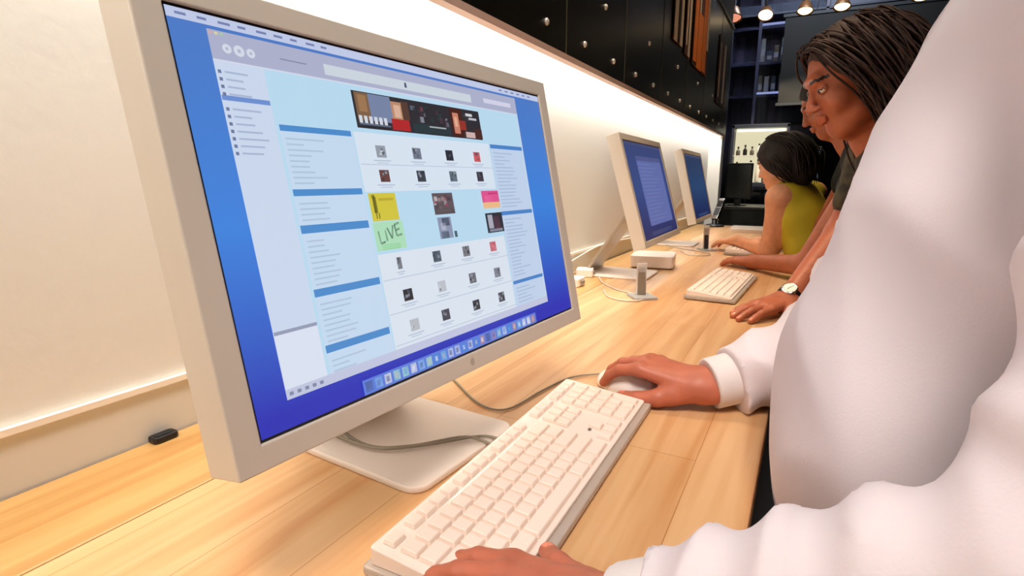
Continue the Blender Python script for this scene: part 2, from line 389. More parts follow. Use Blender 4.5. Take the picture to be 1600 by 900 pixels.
    for (u, v, c) in ((.345, .298, (150, 158, 172)), (.4445, .298, (116, 124, 140)), (.5494, .298, (40, 44, 56)), (.6515, .298, (208, 90, 98)),
                      (.3428, .373, (104, 66, 62)), (.4453, .373, (58, 64, 76)), (.5498, .373, (100, 118, 130)), (.6507, .373, (64, 58, 72)),
                      (.3376, .645, (120, 124, 132)), (.4478, .645, (84, 96, 112)), (.5484, .645, (124, 124, 132)), (.6541, .645, (200, 110, 124)),
                      (.3446, .748, (40, 42, 48)), (.4466, .748, (192, 196, 206)), (.5543, .746, (110, 112, 122)), (.653, .748, (128, 132, 146)),
                      (.3472, .846, (186, 190, 198)), (.4425, .846, (70, 72, 84)), (.5505, .846, (58, 60, 68)), (.6532, .846, (74, 78, 86))):
        cover(u, v, .025 if c != (120, 124, 132) else .012, .037, c, 5 if sum(c) < 500 else 3, ((40, 44, 56), (150, 156, 170), (80, 86, 100)) if sum(c) < 420 or c[0] > 195 and c[1] > 150 else ((210, 120, 126), (180, 60, 76), (228, 150, 150)) if c[0] > 195 else ((90, 92, 100), (200, 206, 214)))
    for v in (.333, .685, .79, .888): rect(.2885, v+.004, .712, v+.0075, (196, 208, 228))
    for v in (.268, .7, .715, .80, .812): pass
    # feature band: yellow cover with a dark figure, LIVE on green, photographs
    rect(.2915, .4255, .360, .5100, (214, 200, 62)); rect(.3000, .436, .3085, .485, (60, 56, 22)); rect(.2985, .430, .3065, .439, (40, 38, 18))
    rect(.302, .485, .305, .503, (70, 64, 24)); rect(.3085, .485, .3115, .503, (70, 64, 24)); rect(.315, .441, .353, .449, (170, 146, 46))
    rect(.2885, .513, .366, .600, (176, 226, 190))
    K = (58, 74, 66)
    def bar(u, v, u2, v2, wd=.0030):
        du, dv = u2-u, v2-v; L = math.hypot(du*1.6, dv); nu, nv = dv/L*wd/1.6, -du*1.6/L*wd*1.0
        poly([(u+nu, v+nv), (u2+nu, v2+nv), (u2-nu, v2-nv), (u-nu, v-nv)], K)
    bar(.2990, .540, .3010, .578); bar(.3005, .578, .3125, .574)                      # L
    bar(.3170, .538, .3180, .572)                                                    # I
    bar(.3225, .532, .3315, .566); bar(.3315, .566, .3385, .526)                      # V
    bar(.3430, .524, .3450, .560); bar(.3430, .524, .3560, .520); bar(.3440, .542, .3550, .538); bar(.3450, .560, .3590, .556)   # E
    for i in range(3): rect(.302, .583+i*.006, .350, .586+i*.006, (130, 200, 130))
    rect(.4665, .431, .534, .505, (96, 84, 92))
    for i in range(16):
        u, v = R.uniform(.468, .522), R.uniform(.433, .48); rect(u, v, u+.009, v+.014, R.choice([(52, 46, 56), (190, 160, 160), (150, 70, 90), (214, 206, 210), (36, 36, 44)]))
    rect(.468, .485, .534, .505, (52, 56, 44)); rect(.475, .489, .520, .495, (130, 140, 90))
    rect(.4700, .5150, .5140, .589, (140, 150, 176)); rect(.484, .518, .508, .545, (50, 56, 72)); rect(.476, .565, .500, .589, (64, 80, 98)); rect(.478, .535, .494, .56, (180, 186, 206)); rect(.519, .567, .528, .589, (70, 96, 104))
    rect(.6430, .428, .714, .473, (226, 86, 146)); rect(.6430, .473, .714, .496, (240, 190, 140)); rect(.655, .448, .684, .473, (236, 120, 170)); rect(.67, .436, .71, .442, (190, 50, 110))
    rect(.6440, .515, .714, .592, (44, 48, 60)); rect(.652, .522, .672, .575, (180, 180, 196)); rect(.676, .53, .70, .58, (96, 60, 76)); rect(.652, .578, .708, .588, (150, 156, 176))
    # dock
    rect(.195, .955, .792, .9985, (92, 126, 220))
    for i in range(26):
        u = .2005 + i*.0227; c = R.choice([(206, 214, 232), (70, 80, 110), (120, 196, 226), (170, 220, 200), (226, 226, 226), (190, 140, 130), (64, 140, 214), (150, 200, 240)])
        rect(u, .962, u+.0165, .992, c); rect(u+.004, .969, u+.0115, .985, R.choice([(230, 236, 246), (90, 100, 140), (100, 170, 214), (210, 200, 180)]))
MAIN = dict(bg=wallpaper('wallpaper_main', (74, 120, 196), (56, 128, 218), (36, 46, 178)), es=.93, draw=draw_store)
def draw_win(rect, poly):
    rect(0, 0, 1, .03, (70, 78, 120)); rect(.22, .14, .90, .88, (98, 112, 176)); rect(.22, .14, .90, .19, (82, 92, 146))
    for i in range(16): rect(.25, .22+i*.04, .25+.3+.25*((i*37) % 10)/10, .228+i*.04, (120, 132, 190))
    rect(.2, .94, .8, .985, (58, 70, 120))
def draw_dim(rect, poly):
    rect(0, 0, 1, .025, (60, 74, 110)); rect(.2, .95, .8, .985, (44, 66, 110))
SECOND = dict(bg=wallpaper('wallpaper_second', (52, 66, 116), (46, 70, 128), (30, 44, 96)), es=.85, draw=draw_win)
THIRD = dict(bg=wallpaper('wallpaper_third', (20, 44, 84), (24, 60, 104), (16, 34, 82)), es=1.0, draw=draw_dim)
make_display((-.3503, .4886, 0), -.0791, .2032, 'large silver display nearest the camera showing a music store page', MAIN)
make_display((-.475, 1.868, -.014+.014), .02, .285, 'middle silver display with a grey-blue window on its screen', SECOND)
make_display((-.509, 2.905, 0), .02, .25, 'farthest silver display with a dark blue screen', THIRD)

# ------------------------------------------------------------------ keyboards
def make_keyboard(loc, rotz, label):
    t = thing('keyboard', label, 'keyboard', loc, rotz, 'white keyboards on the table')
    Wd, L = .128, .455
    zt = lambda x: .0295 - .013*x/Wd         # top of the deck, sloping to the user
    tl = math.atan(.013/Wd)
    bm = prism(rrect(-.006, Wd+.010, -.005, L+.005, .005), .003, .012)
    obj('acrylic_tray', bm, mat('frosted_tray', S(226, 212, 198), .2, trans=.45), t, bev=.002)
    bm = bmesh.new(); p = rrect(0, Wd, 0, L, .004)
    a = [bm.verts.new((x, y, .0122)) for x, y in p]; b = [bm.verts.new((x, y, zt(x))) for x, y in p]; n = len(p)
    bm.faces.new(a[::-1]); bm.faces.new(b)
    for i in range(n): bm.faces.new((a[i], a[(i+1) % n], b[(i+1) % n], b[i]))
    obj('deck', bm, WHITEP, t, bev=.0012)
    for y in (.03, L-.03):
        for x in (.012, Wd-.012): obj('rubber_foot', lathe([(.006, 0), (.006, .0032)], n=12, M=Matrix.Translation((x, y, 0))), mat('rubber', S(190, 185, 178), .7), t)
    U = .0190; y0 = .0085; rows = []
    def row(x0, dp, items):     # items: (start, width) in metres
        for s, wd_ in items: rows.append((x0, dp, s, wd_))
    navs = y0 + 15*U + .0085; nums = navs + 3*U + .0085
    row(.006, .0150, [(y0, U)] + [(y0+U*(1.5+i)*1.0+(.0+.004*(i//4)), U) for i in range(12)] + [(navs+i*U, U) for i in range(3)] + [(nums+i*U, U) for i in range(4)])
    xs = [.0255 + i*.0195 for i in range(5)]
    row(xs[0], .0195, [(y0+i*U, U) for i in range(13)] + [(y0+13*U, 2*U)] + [(navs+i*U, U) for i in range(3)] + [(nums+i*U, U) for i in range(4)])
    row(xs[1], .0195, [(y0, 1.5*U)] + [(y0+(1.5+i)*U, U) for i in range(12)] + [(y0+13.5*U, 1.5*U)] + [(navs+i*U, U) for i in range(3)] + [(nums+i*U, U) for i in range(4)])
    row(xs[2], .0195, [(y0, 1.75*U)] + [(y0+(1.75+i)*U, U) for i in range(11)] + [(y0+12.75*U, 2.25*U)] + [(nums+i*U, U) for i in range(4)])
    row(xs[3], .0195, [(y0, 2.25*U)] + [(y0+(2.25+i)*U, U) for i in range(10)] + [(y0+12.25*U, 2.75*U)] + [(navs+U, U)] + [(nums+i*U, U) for i in range(3)])
    row(xs[4], .0195, [(y0, 1.5*U), (y0+1.5*U, 1.25*U), (y0+2.75*U, 1.5*U), (y0+4.25*U, 6*U), (y0+10.25*U, 1.5*U), (y0+11.75*U, 1.25*U), (y0+13*U, 2*U)] + [(navs+i*U, U) for i in range(3)] + [(nums, 2*U), (nums+2*U, U)])
    rows.append((xs[3], .039, nums+3*U, U))
    def keymesh(bm, x0, dp, s, wd_):
        g = .0007; tp = .0015; x1 = x0+dp-g; x0 += g; s0 = s+g; s1 = s+wd_-g; hk = .0050
        b = [(x0, s0), (x1, s0), (x1, s1), (x0, s1)]; tq = [(x0+tp*.7, s0+tp), (x1-tp*.9, s0+tp), (x1-tp*.9, s1-tp), (x0+tp*.7, s1-tp)]
        vb = [bm.verts.new((x, y, zt(x))) for x, y in b]; vt = [bm.verts.new((x, y, zt(x)+hk)) for x, y in tq]
        bm.faces.new(vb[::-1]); bm.faces.new(vt)
        for i in range(4): bm.faces.new((vb[i], vb[(i+1) % 4], vt[(i+1) % 4], vt[i]))
    rows.sort(key=lambda r: r[2])
    for r in rows[:100]:
        bm = bmesh.new(); keymesh(bm, *r); obj('key', bm, KEYP, t, bev=.0007, seg=1)
    if rows[100:]:
        bm = bmesh.new()
        for r in rows[100:]: keymesh(bm, *r)
        tag(obj('far_keys', bm, KEYP, t, bev=.0007, seg=1), kind='stuff')
    # little dark lamps
    bm = bmesh.new()
    for y in (navs+.012, navs+.034): bx(bm, xs[3]+.004, xs[3]+.008, y, y+.004, zt(xs[3]), zt(xs[3])+.0015)
    obj('indicator', bm, mat('indicator_grey', S(110, 98, 90), .4), t)
    return t
def keyboard_copy(src, loc, rotz, label):
    c = copy_tree(src); c.location = (loc[0], loc[1], loc[2]+T); c.rotation_euler = (0, 0, rotz); c['label'] = label; return c
KB = make_keyboard((-.3129, .3105, 0), .0152, 'large white keyboard in front, under the pale cuffs of the white-shirted person')
keyboard_copy(KB, (-.292, 1.585, 0), -.045, 'middle white keyboard in front of the watch-wearing hand')
keyboard_copy(KB, (-.322, 2.62, 0), -.03, 'farthest white keyboard beside the person in yellow')

# ------------------------------------------------------------------ implicit surfaces for people and cloth
f32 = np.float32
def V(*a): return np.array(a, dtype=np.float64)
def unit(v): v = np.asarray(v, float); return v/np.linalg.norm(v)
def smin(a, b, k):
    if k <= 0: return np.minimum(a, b)
    h = np.maximum(k-np.abs(a-b), 0)/k
    return np.minimum(a, b) - h*h*k*.25
def cone(a, b, r1, r2, flat=None):
    """tapered limb; flat=(normal, factor) squashes it along the normal"""
    a = V(*a); b = V(*b)
    def f(P):
        Q = P - a.astype(f32); ba = (b-a)
        s = 1.0
        if flat is not None:
            n = unit(flat[0]); n = n - unit(ba)*n.dot(unit(ba)) if np.linalg.norm(ba) > 1e-6 else n; n = unit(n); s = flat[1]
            Q = Q + (Q@n.astype(f32))[..., None]*(n*(1/s-1)).astype(f32)
        h = np.clip((Q@ba.astype(f32))/max(ba.dot(ba), 1e-12), 0, 1)
        d = np.linalg.norm(Q - h[..., None]*ba.astype(f32), axis=-1) - (r1+(r2-r1)*h)
        return d*(s if s < 1 else 1)
    f.bb = (np.minimum(a-r1, b-r2), np.maximum(a+r1, b+r2)); return f
def ell(c, r, R=None):
    c = V(*c); r = V(*r)
    def f(P):
        Q = P - c.astype(f32)
        if R is not None: Q = Q@R.astype(f32)
        k0 = np.linalg.norm(Q/r.astype(f32), axis=-1); k1 = np.linalg.norm(Q/(r*r).astype(f32), axis=-1)
        return k0*(k0-1)/np.maximum(k1, 1e-6)
    m = max(r); f.bb = (c-m, c+m); return f
def group(prims, k):
    def f(P):
        d = prims[0](P)
        for p in prims[1:]: d = smin(d, p(P), k)
        return d
    f.bb = (np.min([p.bb[0] for p in prims], 0), np.max([p.bb[1] for p in prims], 0)); return f
def cut(g, n, c):
    """keep the half-space dot(p-c,n)<0"""
    n = unit(n); c = V(*c)
    def f(P): return np.maximum(g(P), (P-c.astype(f32))@n.astype(f32))
    f.bb = g.bb; return f
def carve(g, h, k=.004):
    def f(P): return -smin(-g(P), h(P), k)
    f.bb = g.bb; return f
def bumpf(g, w):
    def f(P): return g(P) - w(P)
    f.bb = g.bb; return f
def wav(seed, sc, n=5):
    R = np.random.RandomState(seed); D = R.normal(size=(n, 3)); D /= np.linalg.norm(D, axis=1)[:, None]; ph = R.uniform(0, 6.28, n); fr = R.uniform(.6, 1.5, n)*sc
    def f(P):
        o = 0
        for d, p, q in zip(D, ph, fr): o = o + np.sin(P@(d*q).astype(f32) + f32(p))
        return o/n
    return f
def nets(f, lo, hi, vox):
    lo = np.asarray(lo, float); n = np.maximum(((np.asarray(hi)-lo)/vox).astype(int)+1, 3)
    F = np.empty(n, f32); gy, gz = np.meshgrid(lo[1]+vox*np.arange(n[1]), lo[2]+vox*np.arange(n[2]), indexing='ij')
    for i0 in range(0, n[0], 12):
        i1 = min(i0+12, n[0]); P = np.empty((i1-i0, n[1], n[2], 3), f32)
        P[..., 0] = (lo[0]+vox*np.arange(i0, i1))[:, None, None]; P[..., 1] = gy; P[..., 2] = gz
        F[i0:i1] = f(P)
    s = F < 0
    cnt = np.zeros(n-1, np.int8); acc = np.zeros((*(n-1), 3), f32)
    sl = lambda d, a: slice(d, a-1+d)
    C = [(i, j, k) for i in (0, 1) for j in (0, 1) for k in (0, 1)]
    for a in C:
        for ax in range(3):
            if a[ax]: continue
            b = list(a); b[ax] = 1
            Fa = F[sl(a[0], n[0]), sl(a[1], n[1]), sl(a[2], n[2])]; Fb = F[sl(b[0], n[0]), sl(b[1], n[1]), sl(b[2], n[2])]
            x = (Fa < 0) != (Fb < 0); tt = np.where(x, Fa/np.where(x, Fa-Fb, 1), 0)
            cnt += x
            for q in range(3):
                acc[..., q] += np.where(x, (tt if q == ax else a[q]), 0)
    act = cnt > 0; idx = -np.ones(n-1, np.int64); idx[act] = np.arange(act.sum())
    ii = np.argwhere(act); verts = lo + vox*(ii + acc[act]/cnt[act][:, None])
    faces = []
    for ax in range(3):
        o1, o2 = [q for q in range(3) if q != ax]
        A = [slice(None)]*3; B = [slice(None)]*3; A[ax] = slice(0, -1); B[ax] = slice(1, None)
        x = s[tuple(A)] != s[tuple(B)]; e = np.argwhere(x)
        m = (e[:, o1] > 0) & (e[:, o2] > 0) & (e[:, o1] < n[o1]-1) & (e[:, o2] < n[o2]-1); e = e[m]
        sg = s[tuple(A)][tuple(e.T)]
        def I(d1, d2):
            q = e.copy(); q[:, o1] -= d1; q[:, o2] -= d2; return idx[tuple(q.T)]
        Q = np.stack([I(1, 1), I(0, 1), I(0, 0), I(1, 0)], 1)
        fl = sg if ax != 1 else ~sg
        Q[~fl] = Q[~fl][:, ::-1]; faces.append(Q)
    return verts, np.concatenate(faces)
def mesh_from(name, f, vox, fine=(), mats=None, parent=None, paint=None, lo=None, hi=None, pad=.02):
    """surface of f; fine = [(lo, hi, vox)] boxes that are meshed more finely"""
    lo = f.bb[0]-pad if lo is None else np.array(lo, float); hi = f.bb[1]+pad if hi is None else np.array(hi, float)
    Vs, Fs = nets(f, lo, hi, vox)
    for a, b, v in fine:
        a = np.array(a); b = np.array(b); ins = np.all((Vs > a+v*2) & (Vs < b-v*2), axis=1)
        Fs = Fs[~np.all(ins[Fs], axis=1)]
        V2, F2 = nets(f, a, b, v); Fs = np.concatenate([Fs, F2+len(Vs)]); Vs = np.concatenate([Vs, V2])
    used = np.unique(Fs); rm = -np.ones(len(Vs), int); rm[used] = np.arange(len(used)); Vs = Vs[used]; Fs = rm[Fs]
    off = np.array(parent.location) if parent is not None else np.zeros(3); off = off - (0, 0, T) if parent is not None else off
    me = bpy.data.meshes.new(name); W = Vs-off
    me.vertices.add(len(W)); me.vertices.foreach_set('co', W.astype(f32).ravel())
    me.loops.add(len(Fs)*4); me.loops.foreach_set('vertex_index', Fs.astype(np.int32).ravel())
    me.polygons.add(len(Fs)); me.polygons.foreach_set('loop_start', np.arange(0, len(Fs)*4, 4, dtype=np.int32))
    me.update(calc_edges=True)
    if paint is not None:
        me.polygons.foreach_set('material_index', paint(Vs[Fs].mean(1)).astype(np.int32))
    o = link(name, me, mats, parent, True)
    return o

# ------------------------------------------------------------------ body pieces
def finger_chain(base, d, u, L, curls, r0, r1):
    """base: knuckle; d: pointing direction; u: back-of-hand normal"""
    out = []; p = base; a = 0; rr = r0; n = 3; pts = [p]
    for i, (fr, c) in enumerate(zip((.46, .30, .24), curls)):
        a += c; q = p + (d*math.cos(a) - u*math.sin(a))*L*fr; r2 = r0+(r1-r0)*(i+1)/n
        out.append(cone(p, q, rr, r2)); p = q; rr = r2; pts.append(p)
    return out, pts
def hand(o, d, u, side, curls, splay, thumb, sc=1.0):
    """o wrist, d forward, u up normal, side +1/-1 picks the thumb side (cross(u,d)*side); thumb = list of local (fwd, side, up) points"""
    o = V(*o); d = unit(d); u = unit(u); u = unit(u - d*u.dot(d)); s = np.cross(u, d)*side
    P = lambda a, b, c: o + (d*a + s*b + u*c)*sc
    pal = []
    bs = (.031, .0105, -.0105, -.030); zs = (.0, .004, .003, -.003); kn = (.092, .094, .089, .080)
    for b, z, k in zip(bs, zs, kn):
        pal.append(cone(P(.008, b*.55, 0), P(k-.004, b, z), .0175*sc, .0118*sc, (u, .88)))
    pal.append(cone(P(-.012, 0, 0), P(.012, 0, 0), .0265*sc, .0265*sc, (u, .78)))
    pal.append(cone(P(.03, .0, -.006), P(.062, 0, -.004), .02*sc, .018*sc, (u, .7)))
    th = [P(*q) for q in thumb]; rr = (.0175, .0135, .0118, .0088)
    tc = [cone(th[i], th[i+1], rr[i]*sc, rr[i+1]*sc) for i in range(len(th)-1)]
    pal.append(cone(P(.03, .01, -.006), th[0]*.5+th[1]*.5, .016*sc, .014*sc))
    palm = group(pal, .014*sc); thg = group(tc, .004); fs = []; tips = []
    for i, (b, z, k, L) in enumerate(zip(bs, zs, kn, (.072, .080, .074, .058))):
        dd = unit(d + s*splay[i]); ch, pts = finger_chain(P(k, b, z), dd, u, L*sc, curls[i] if isinstance(curls[0], (list, tuple)) else curls, .0100*sc, .0072*sc)
        fs.append(group(ch, .003)); tips.append((pts[-1], unit(pts[-1]-pts[-2])))
    tips.append((th[-1], unit(th[-1]-th[-2])))
    fing = group(fs, 0)
    g = group([palm, fing], .009*sc); g2 = group([g, thg], .008*sc)
    g2.tips = tips; g2.u = u; g2.pal = palm; return g2
def frame(fwd, up=(0, 0, 1)):
    x = unit(fwd); y = unit(np.cross(up, x)); z = np.cross(x, y); return np.stack([x, y, z], 1)
def head(c, R, neck, sc=1.0):
    """c head centre, R columns forward/left/up, neck: base of the neck"""
    c = V(*c); L = lambda *p: c + R@(V(*p)*sc)
    e = lambda p, r: ell(L(*p), V(*r)*sc, R)
    k = lambda a, b, r1, r2: cone(L(*a), L(*b), r1*sc, r2*sc)
    skull = group([e((-.012, 0, .028), (.094, .074, .086)), e((.022, 0, -.032), (.064, .056, .074)), e((.052, 0, -.088), (.024, .024, .018)),
                   k((.02, .046, -.068), (.05, .012, -.094), .018, .018), k((.02, -.046, -.068), (.05, -.012, -.094), .018, .018)], .03)
    feat = group([skull, k((.080, .028, .028), (.080, -.028, .028), .010, .010), e((.052, .038, -.028), (.028, .022, .024)), e((.052, -.038, -.028), (.028, .022, .024))], .018)
    for s in (1, -1): feat = carve(feat, e((.096, s*.031, .006), (.020, .018, .013)), .012)
    feat = group([feat, k((.084, 0, .014), (.104, 0, -.026), .006, .0095), e((.096, .011, -.030), (.010, .007, .007)), e((.096, -.011, -.030), (.010, .007, .007))], .008)
    lips = [k((.086, .016, -.0535), (.0915, 0, -.0515), .0035, .0058), k((.086, -.016, -.0535), (.0915, 0, -.0515), .0035, .0058),
            k((.0845, .015, -.0605), (.089, 0, -.0640), .0035, .0066), k((.0845, -.015, -.0605), (.089, 0, -.0640), .0035, .0066)]
    feat = group([feat] + lips, .0035)
    eyes = [e((.0745, s*.031, .006), (.0125, .0135, .0115)) for s in (1, -1)]
    ears = [e((-.004, s*.074, -.004), (.019, .008, .031)) for s in (1, -1)]
    nk = cone(L(-.022, 0, -.055), neck, .052*sc, .058*sc)
    g = group([group([group([feat] + eyes, .0015)] + ears, .008), nk], .03)
    def paint(P):
        q = ((P-c)@R)/sc; x, y, z = q.T; m = np.zeros(len(P))
        ay = np.abs(y)
        for s in (1, -1):
            de = np.linalg.norm(q-V(.0745, s*.031, .006), axis=1); m[(de < .0138) & (x > .078) & (np.abs(z-.0035) < .0036)] = 1
            m[(np.hypot(y-s*.031, z-.0035) < .0058) & (z < .0072) & (x > .078) & (de < .02)] = 2; m[(np.abs(z-.0078) < .0013) & (np.abs(y-s*.031) < .013) & (x > .078)] = 2
        m[(x > .076) & (ay < .019) & (z < -.0475) & (z > -.070) & (np.hypot(ay/.019, (z+.0585)/.0105) < 1)] = 3
        m[(x > .06) & (ay > .016) & (ay < .048) & (np.abs(z-(.030-.12*np.abs(ay-.032))) < .0035)] = 2
        return m
    g.paint = paint; g.L = L; return g
def skin(name, rgb):
    return [mat('skin_'+name, S(*rgb), .48, sss=.12, noise=(40, tuple(c*.86 for c in S(*rgb)), (1, 1, 1)), bump=(260, .0004)),
            mat('eye_white', S(226, 214, 204), .2), mat('eye_dark', S(34, 20, 14), .3),
            mat('lips_'+name, tuple(a*b for a, b in zip(S(*rgb), (.92, .74, .76))), .4), mat('nail_'+name, tuple(min(1, c*1.35+.03) for c in S(*rgb)), .25)]
def painter(heads, hands):
    def f(P):
        m = np.zeros(len(P))
        for h in heads: m = np.maximum(m, h.paint(P))
        for g in hands:
            for k, (tp, d) in enumerate(g.tips):
                q = P-tp; a = q@d; r = q - a[:, None]*d; up = r@g.u
                m[(a > -.007) & (a < .004) & (up > .0048) & (np.linalg.norm(r-up[:, None]*g.u, axis=1) < .0052)] = 4
        return m
    return f
def boxof(g, pad=.012): return (g.bb[0]-pad, g.bb[1]+pad)
def torso(pel, che, nb, shL, shR, hipL, hipR, fw, gain=1.0, fl=.72):
    mid = (V(*pel)+V(*che))/2; n = fw
    return [cone(pel, mid, .150*gain, .135*gain, (n, fl)), cone(mid, che, .135*gain, .160*gain, (n, fl)), cone(che, nb, .150*gain, .065*gain, (n, fl+.05)),
            cone(shL, shR, .062*gain, .062*gain), cone(hipL, hipR, .09*gain, .09*gain)]
def leg(hip, knee, ank, g=1.0): return [cone(hip, knee, .088*g, .058*g), cone(knee, ank, .056*g, .04*g)]
def shoe(t, ank, fwd, m):
    a = V(*ank); f = unit(V(fwd[0], fwd[1], 0)); z = V(0, 0, 1)
    base = V(a[0], a[1], -T)
    g = group([cone(base-f*.05+z*.04, base+f*.10+z*.034, .037, .034), cone(base+f*.08+z*.03, base+f*.15+z*.028, .034, .027), cone(base-f*.02+z*.04, a-z*.0, .042, .042)], .03)
    g = cut(g, (0, 0, -1), (0, 0, -T+.001)); g.bb = (g.bb[0], g.bb[1])
    return mesh_from('shoe', g, .007, mats=m, parent=t)
def jt(*p): return V(*p)

# ------------------------------------------------------------------ the person in the white shirt
def strands(name, H, roots, parent, m, seed=1, n=90, r=.0065):
    """wavy locks laid from the scalp along guide curves (lists of head-local points)"""
    R = random.Random(seed); bm = bmesh.new()
    for i in range(n):
        gde = R.choice(roots); jx = [R.gauss(0, .013) for _ in range(3)]; ph = R.uniform(0, 6.28); am = R.uniform(.003, .010); pts = []
        for k, p in enumerate(gde):
            q = H.L(*p) if len(p) == 3 else V(*p[:3]); f = min(1, k/2)
            pts.append(q + V(*jx)*(.35+.65*f)*1.0 + am*V(math.sin(ph+k*1.9), math.cos(ph+k*1.6), 0)*f)
        rr = [r*.55] + [r]*(len(pts)-2) + [r*.25]
        tube(pts, rr, 6, bm, 5)
    off = parent.location
    for v in bm.verts: v.co = v.co - Vector((off[0], off[1], off[2]-T))
    return obj(name, bm, m, parent, True)
def fold_field(seed, amp, sc=38., axis=None, rings=0., sharp=True):
    w1 = wav(seed, sc); w2 = wav(seed+9, sc*.5); w3 = wav(seed+5, sc*2.2)
    def f(P):
        b = w2(P)*1.4
        if axis is not None:
            a, b_ = axis; n = unit(V(*b_)-V(*a)); tt = (P-V(*a).astype(f32))@n.astype(f32); v = np.sin(tt*rings + b*2.2 + w1(P)*1.5)
        else: v = w1(P)*1.6 + .5*np.sin(b*3)
        r = 1-np.abs(v) if sharp else v
        return (amp*(r*1.0 - .35) + amp*.25*w3(P)).astype(f32)
    return f
person_white = thing('person', 'person in a loose white long-sleeved shirt in front, one hand on the mouse', 'person', (.14, .60, -T))
sR, eR, wR = jt(.185, .805, .455), jt(.040, .925, .078), jt(-.118, .818, .036)
sL, eL, wL = jt(.20, .42, .46), jt(.140, .300, .178), jt(-.093, .318, .040)
pel, che, nb = jt(.145, .60, .0), jt(.190, .625, .33), jt(.20, .62, .515)
hp = [(.15, .68, -.03), (.15, .53, -.03)]
FH = frame((-.9, .05, -.5)); MH = head((.155, .63, .69), FH, nb)
handR = hand(wR, (-.97, .10, .20), (.20, -.05, 1), 1, [(.44, .40, .34), (.45, .42, .34), (.5, .4, .3), (.55, .45, .3)], (.02, -.06, -.12, -.20),
             [(.018, .022, -.012), (.050, .042, -.028), (.078, .049, -.040), (.104, .045, -.048)])
handL = hand(wL, (-1, -.10, -.03), (.05, .0, 1), -1, [(.20, .25, .2)]*4, (.16, .04, -.05, -.14),
             [(.018, .022, -.006), (.042, .046, -.014), (.062, .062, -.018), (.078, .082, -.022)])
arms = [cone(sR, eR, .050, .040), cone(eR, wR, .042, .027), cone(sL, eL, .050, .040), cone(eL, wL, .042, .027)]
trunk = torso(pel, che, nb, sR, sL, hp[0], hp[1], (1, 0, 0), .95)
kR, kL, aR, aL = (.16, .72, -.44), (.16, .48, -.44), (.20, .73, -.84), (.20, .47, -.84)
body = group([group(trunk, .06), group(arms, .02)] + leg(hp[0], kR, aR) + leg(hp[1], kL, aL), .03)
allb = group([group([body, handR], .012), group([handL], 0)], .012); allb = group([allb, MH], .02)
SK = skin('warm', (196, 112, 84))
mesh_from('body', allb, .012, [(*boxof(handR), .0020), (*boxof(handL), .0020), (MH.bb[0]-.01, MH.bb[1]+V(.01, .01, .01), .004)], SK, person_white, painter([MH], [handR, handL]))
# shirt: torso, loose hem, sleeves ending in cuffs
shirtM = mat('white_cotton', S(230, 220, 224), .8, bump=(420, .0003), sss=.05)
def sleeve(sh, el, wr, seed, r=(.078, .066, .048, .0385), cuff=.012):
    d = unit(wr-el); end = wr - d*cuff
    up = bumpf(cone(sh, el, r[0], r[1]), fold_field(seed, .012, 22, (sh, el), 30)); lo = bumpf(cone(el, end+d*.02, r[1], r[2]), fold_field(seed+3, .0105, 34, (el, wr), 55))
    g = cut(group([up, lo], .03), d, end-d*.035)
    cf = cut(cone(end-d*.07, end+d*.03, r[3]+.002, r[3]), d, end); cf = cut(cf, -d, end-d*.062)
    return g, cf
sgR, cfR = sleeve(sR, eR, wR, 21); sgL, cfL = sleeve(sL, eL, wL, 31, (.072, .056, .042, .0370))
tor = [cone((.190, .60, -.20), (.195, .61, -.05), .180, .158, ((1, 0, 0), .75)), cone((.195, .61, -.05), (.132, .635, .10), .152, .160, ((1, 0, 0), .78)), cone((.132, .635, .10), (.190, .63, .33), .165, .168, ((1, 0, 0), .75)), cone((.185, .63, .33), (.205, .62, .50), .160, .085, ((1, 0, 0), .75)), cone(sR, sL, .078, .078)]
tg = bumpf(group(tor, .06), fold_field(77, .022, 9)); tg = bumpf(tg, fold_field(79, .010, 20))
tg = cut(tg, (0, 0, -1), (0, 0, -.21))
neckhole = cone(nb+V(-.03, 0, .0), nb+V(-.04, 0, .12), .060, .075)
tg = carve(tg, neckhole, .01)
sh = group([tg, sgR, sgL], .035)
mesh_from('shirt', sh, .0085, [(wR-V(.03, .09, .07), V(.19, 1.04, .20), .0042), (V(-.08, .20, .0), V(.02, .45, .16), .0042)], shirtM, person_white)
for cf, nm in ((cfR, 'cuff'), (cfL, 'cuff')):
    mesh_from(nm, cf, .003, mats=mat('cuff_cotton', S(228, 220, 218), .75, bump=(420, .0003)), parent=person_white)
collar = carve(cone(nb+V(-.01, 0, -.01), nb+V(-.03, 0, .045), .078, .068), cone(nb+V(0, 0, -.1), nb+V(-.04, 0, .1), .062, .062), .002)
collar = cut(collar, (-.2, 0, 1), nb+V(0, 0, .04)); collar = cut(collar, (.1, 0, -1), nb+V(0, 0, -.02))
mesh_from('collar', collar, .004, mats=shirtM, parent=person_white)
trs = group([cone((.15, .60, -.03), (.14, .60, -.16), .135, .15, ((1, 0, 0), .75))] + [cone(h, k, .10, .078) for h, k in ((hp[0], kR), (hp[1], kL))] + [cone(k, a, .078, .062) for k, a in ((kR, aR), (kL, aL))], .04)
mesh_from('trousers', bumpf(trs, fold_field(5, .005, 26)), .010, mats=mat('dark_trousers', S(26, 24, 26), .8), parent=person_white)
for a in (aR, aL): shoe(person_white, a, (-1, 0), mat('shoe_leather', S(20, 16, 14), .4))
def short_hair(H, col, back=1.0):
    L = H.L
    g = group([ell(L(-.022, 0, .040), (.100, .083, .088), H.R if hasattr(H, 'R') else None), cone(L(-.06, 0, .02), L(-.055, 0, -.05), .062, .045)], .02)
    return g
MH.R = FH
hm = bumpf(carve(short_hair(MH, 0), ell(MH.L(.085, 0, -.03), (.07, .075, .085), FH), .01), fold_field(3, .003, 90))
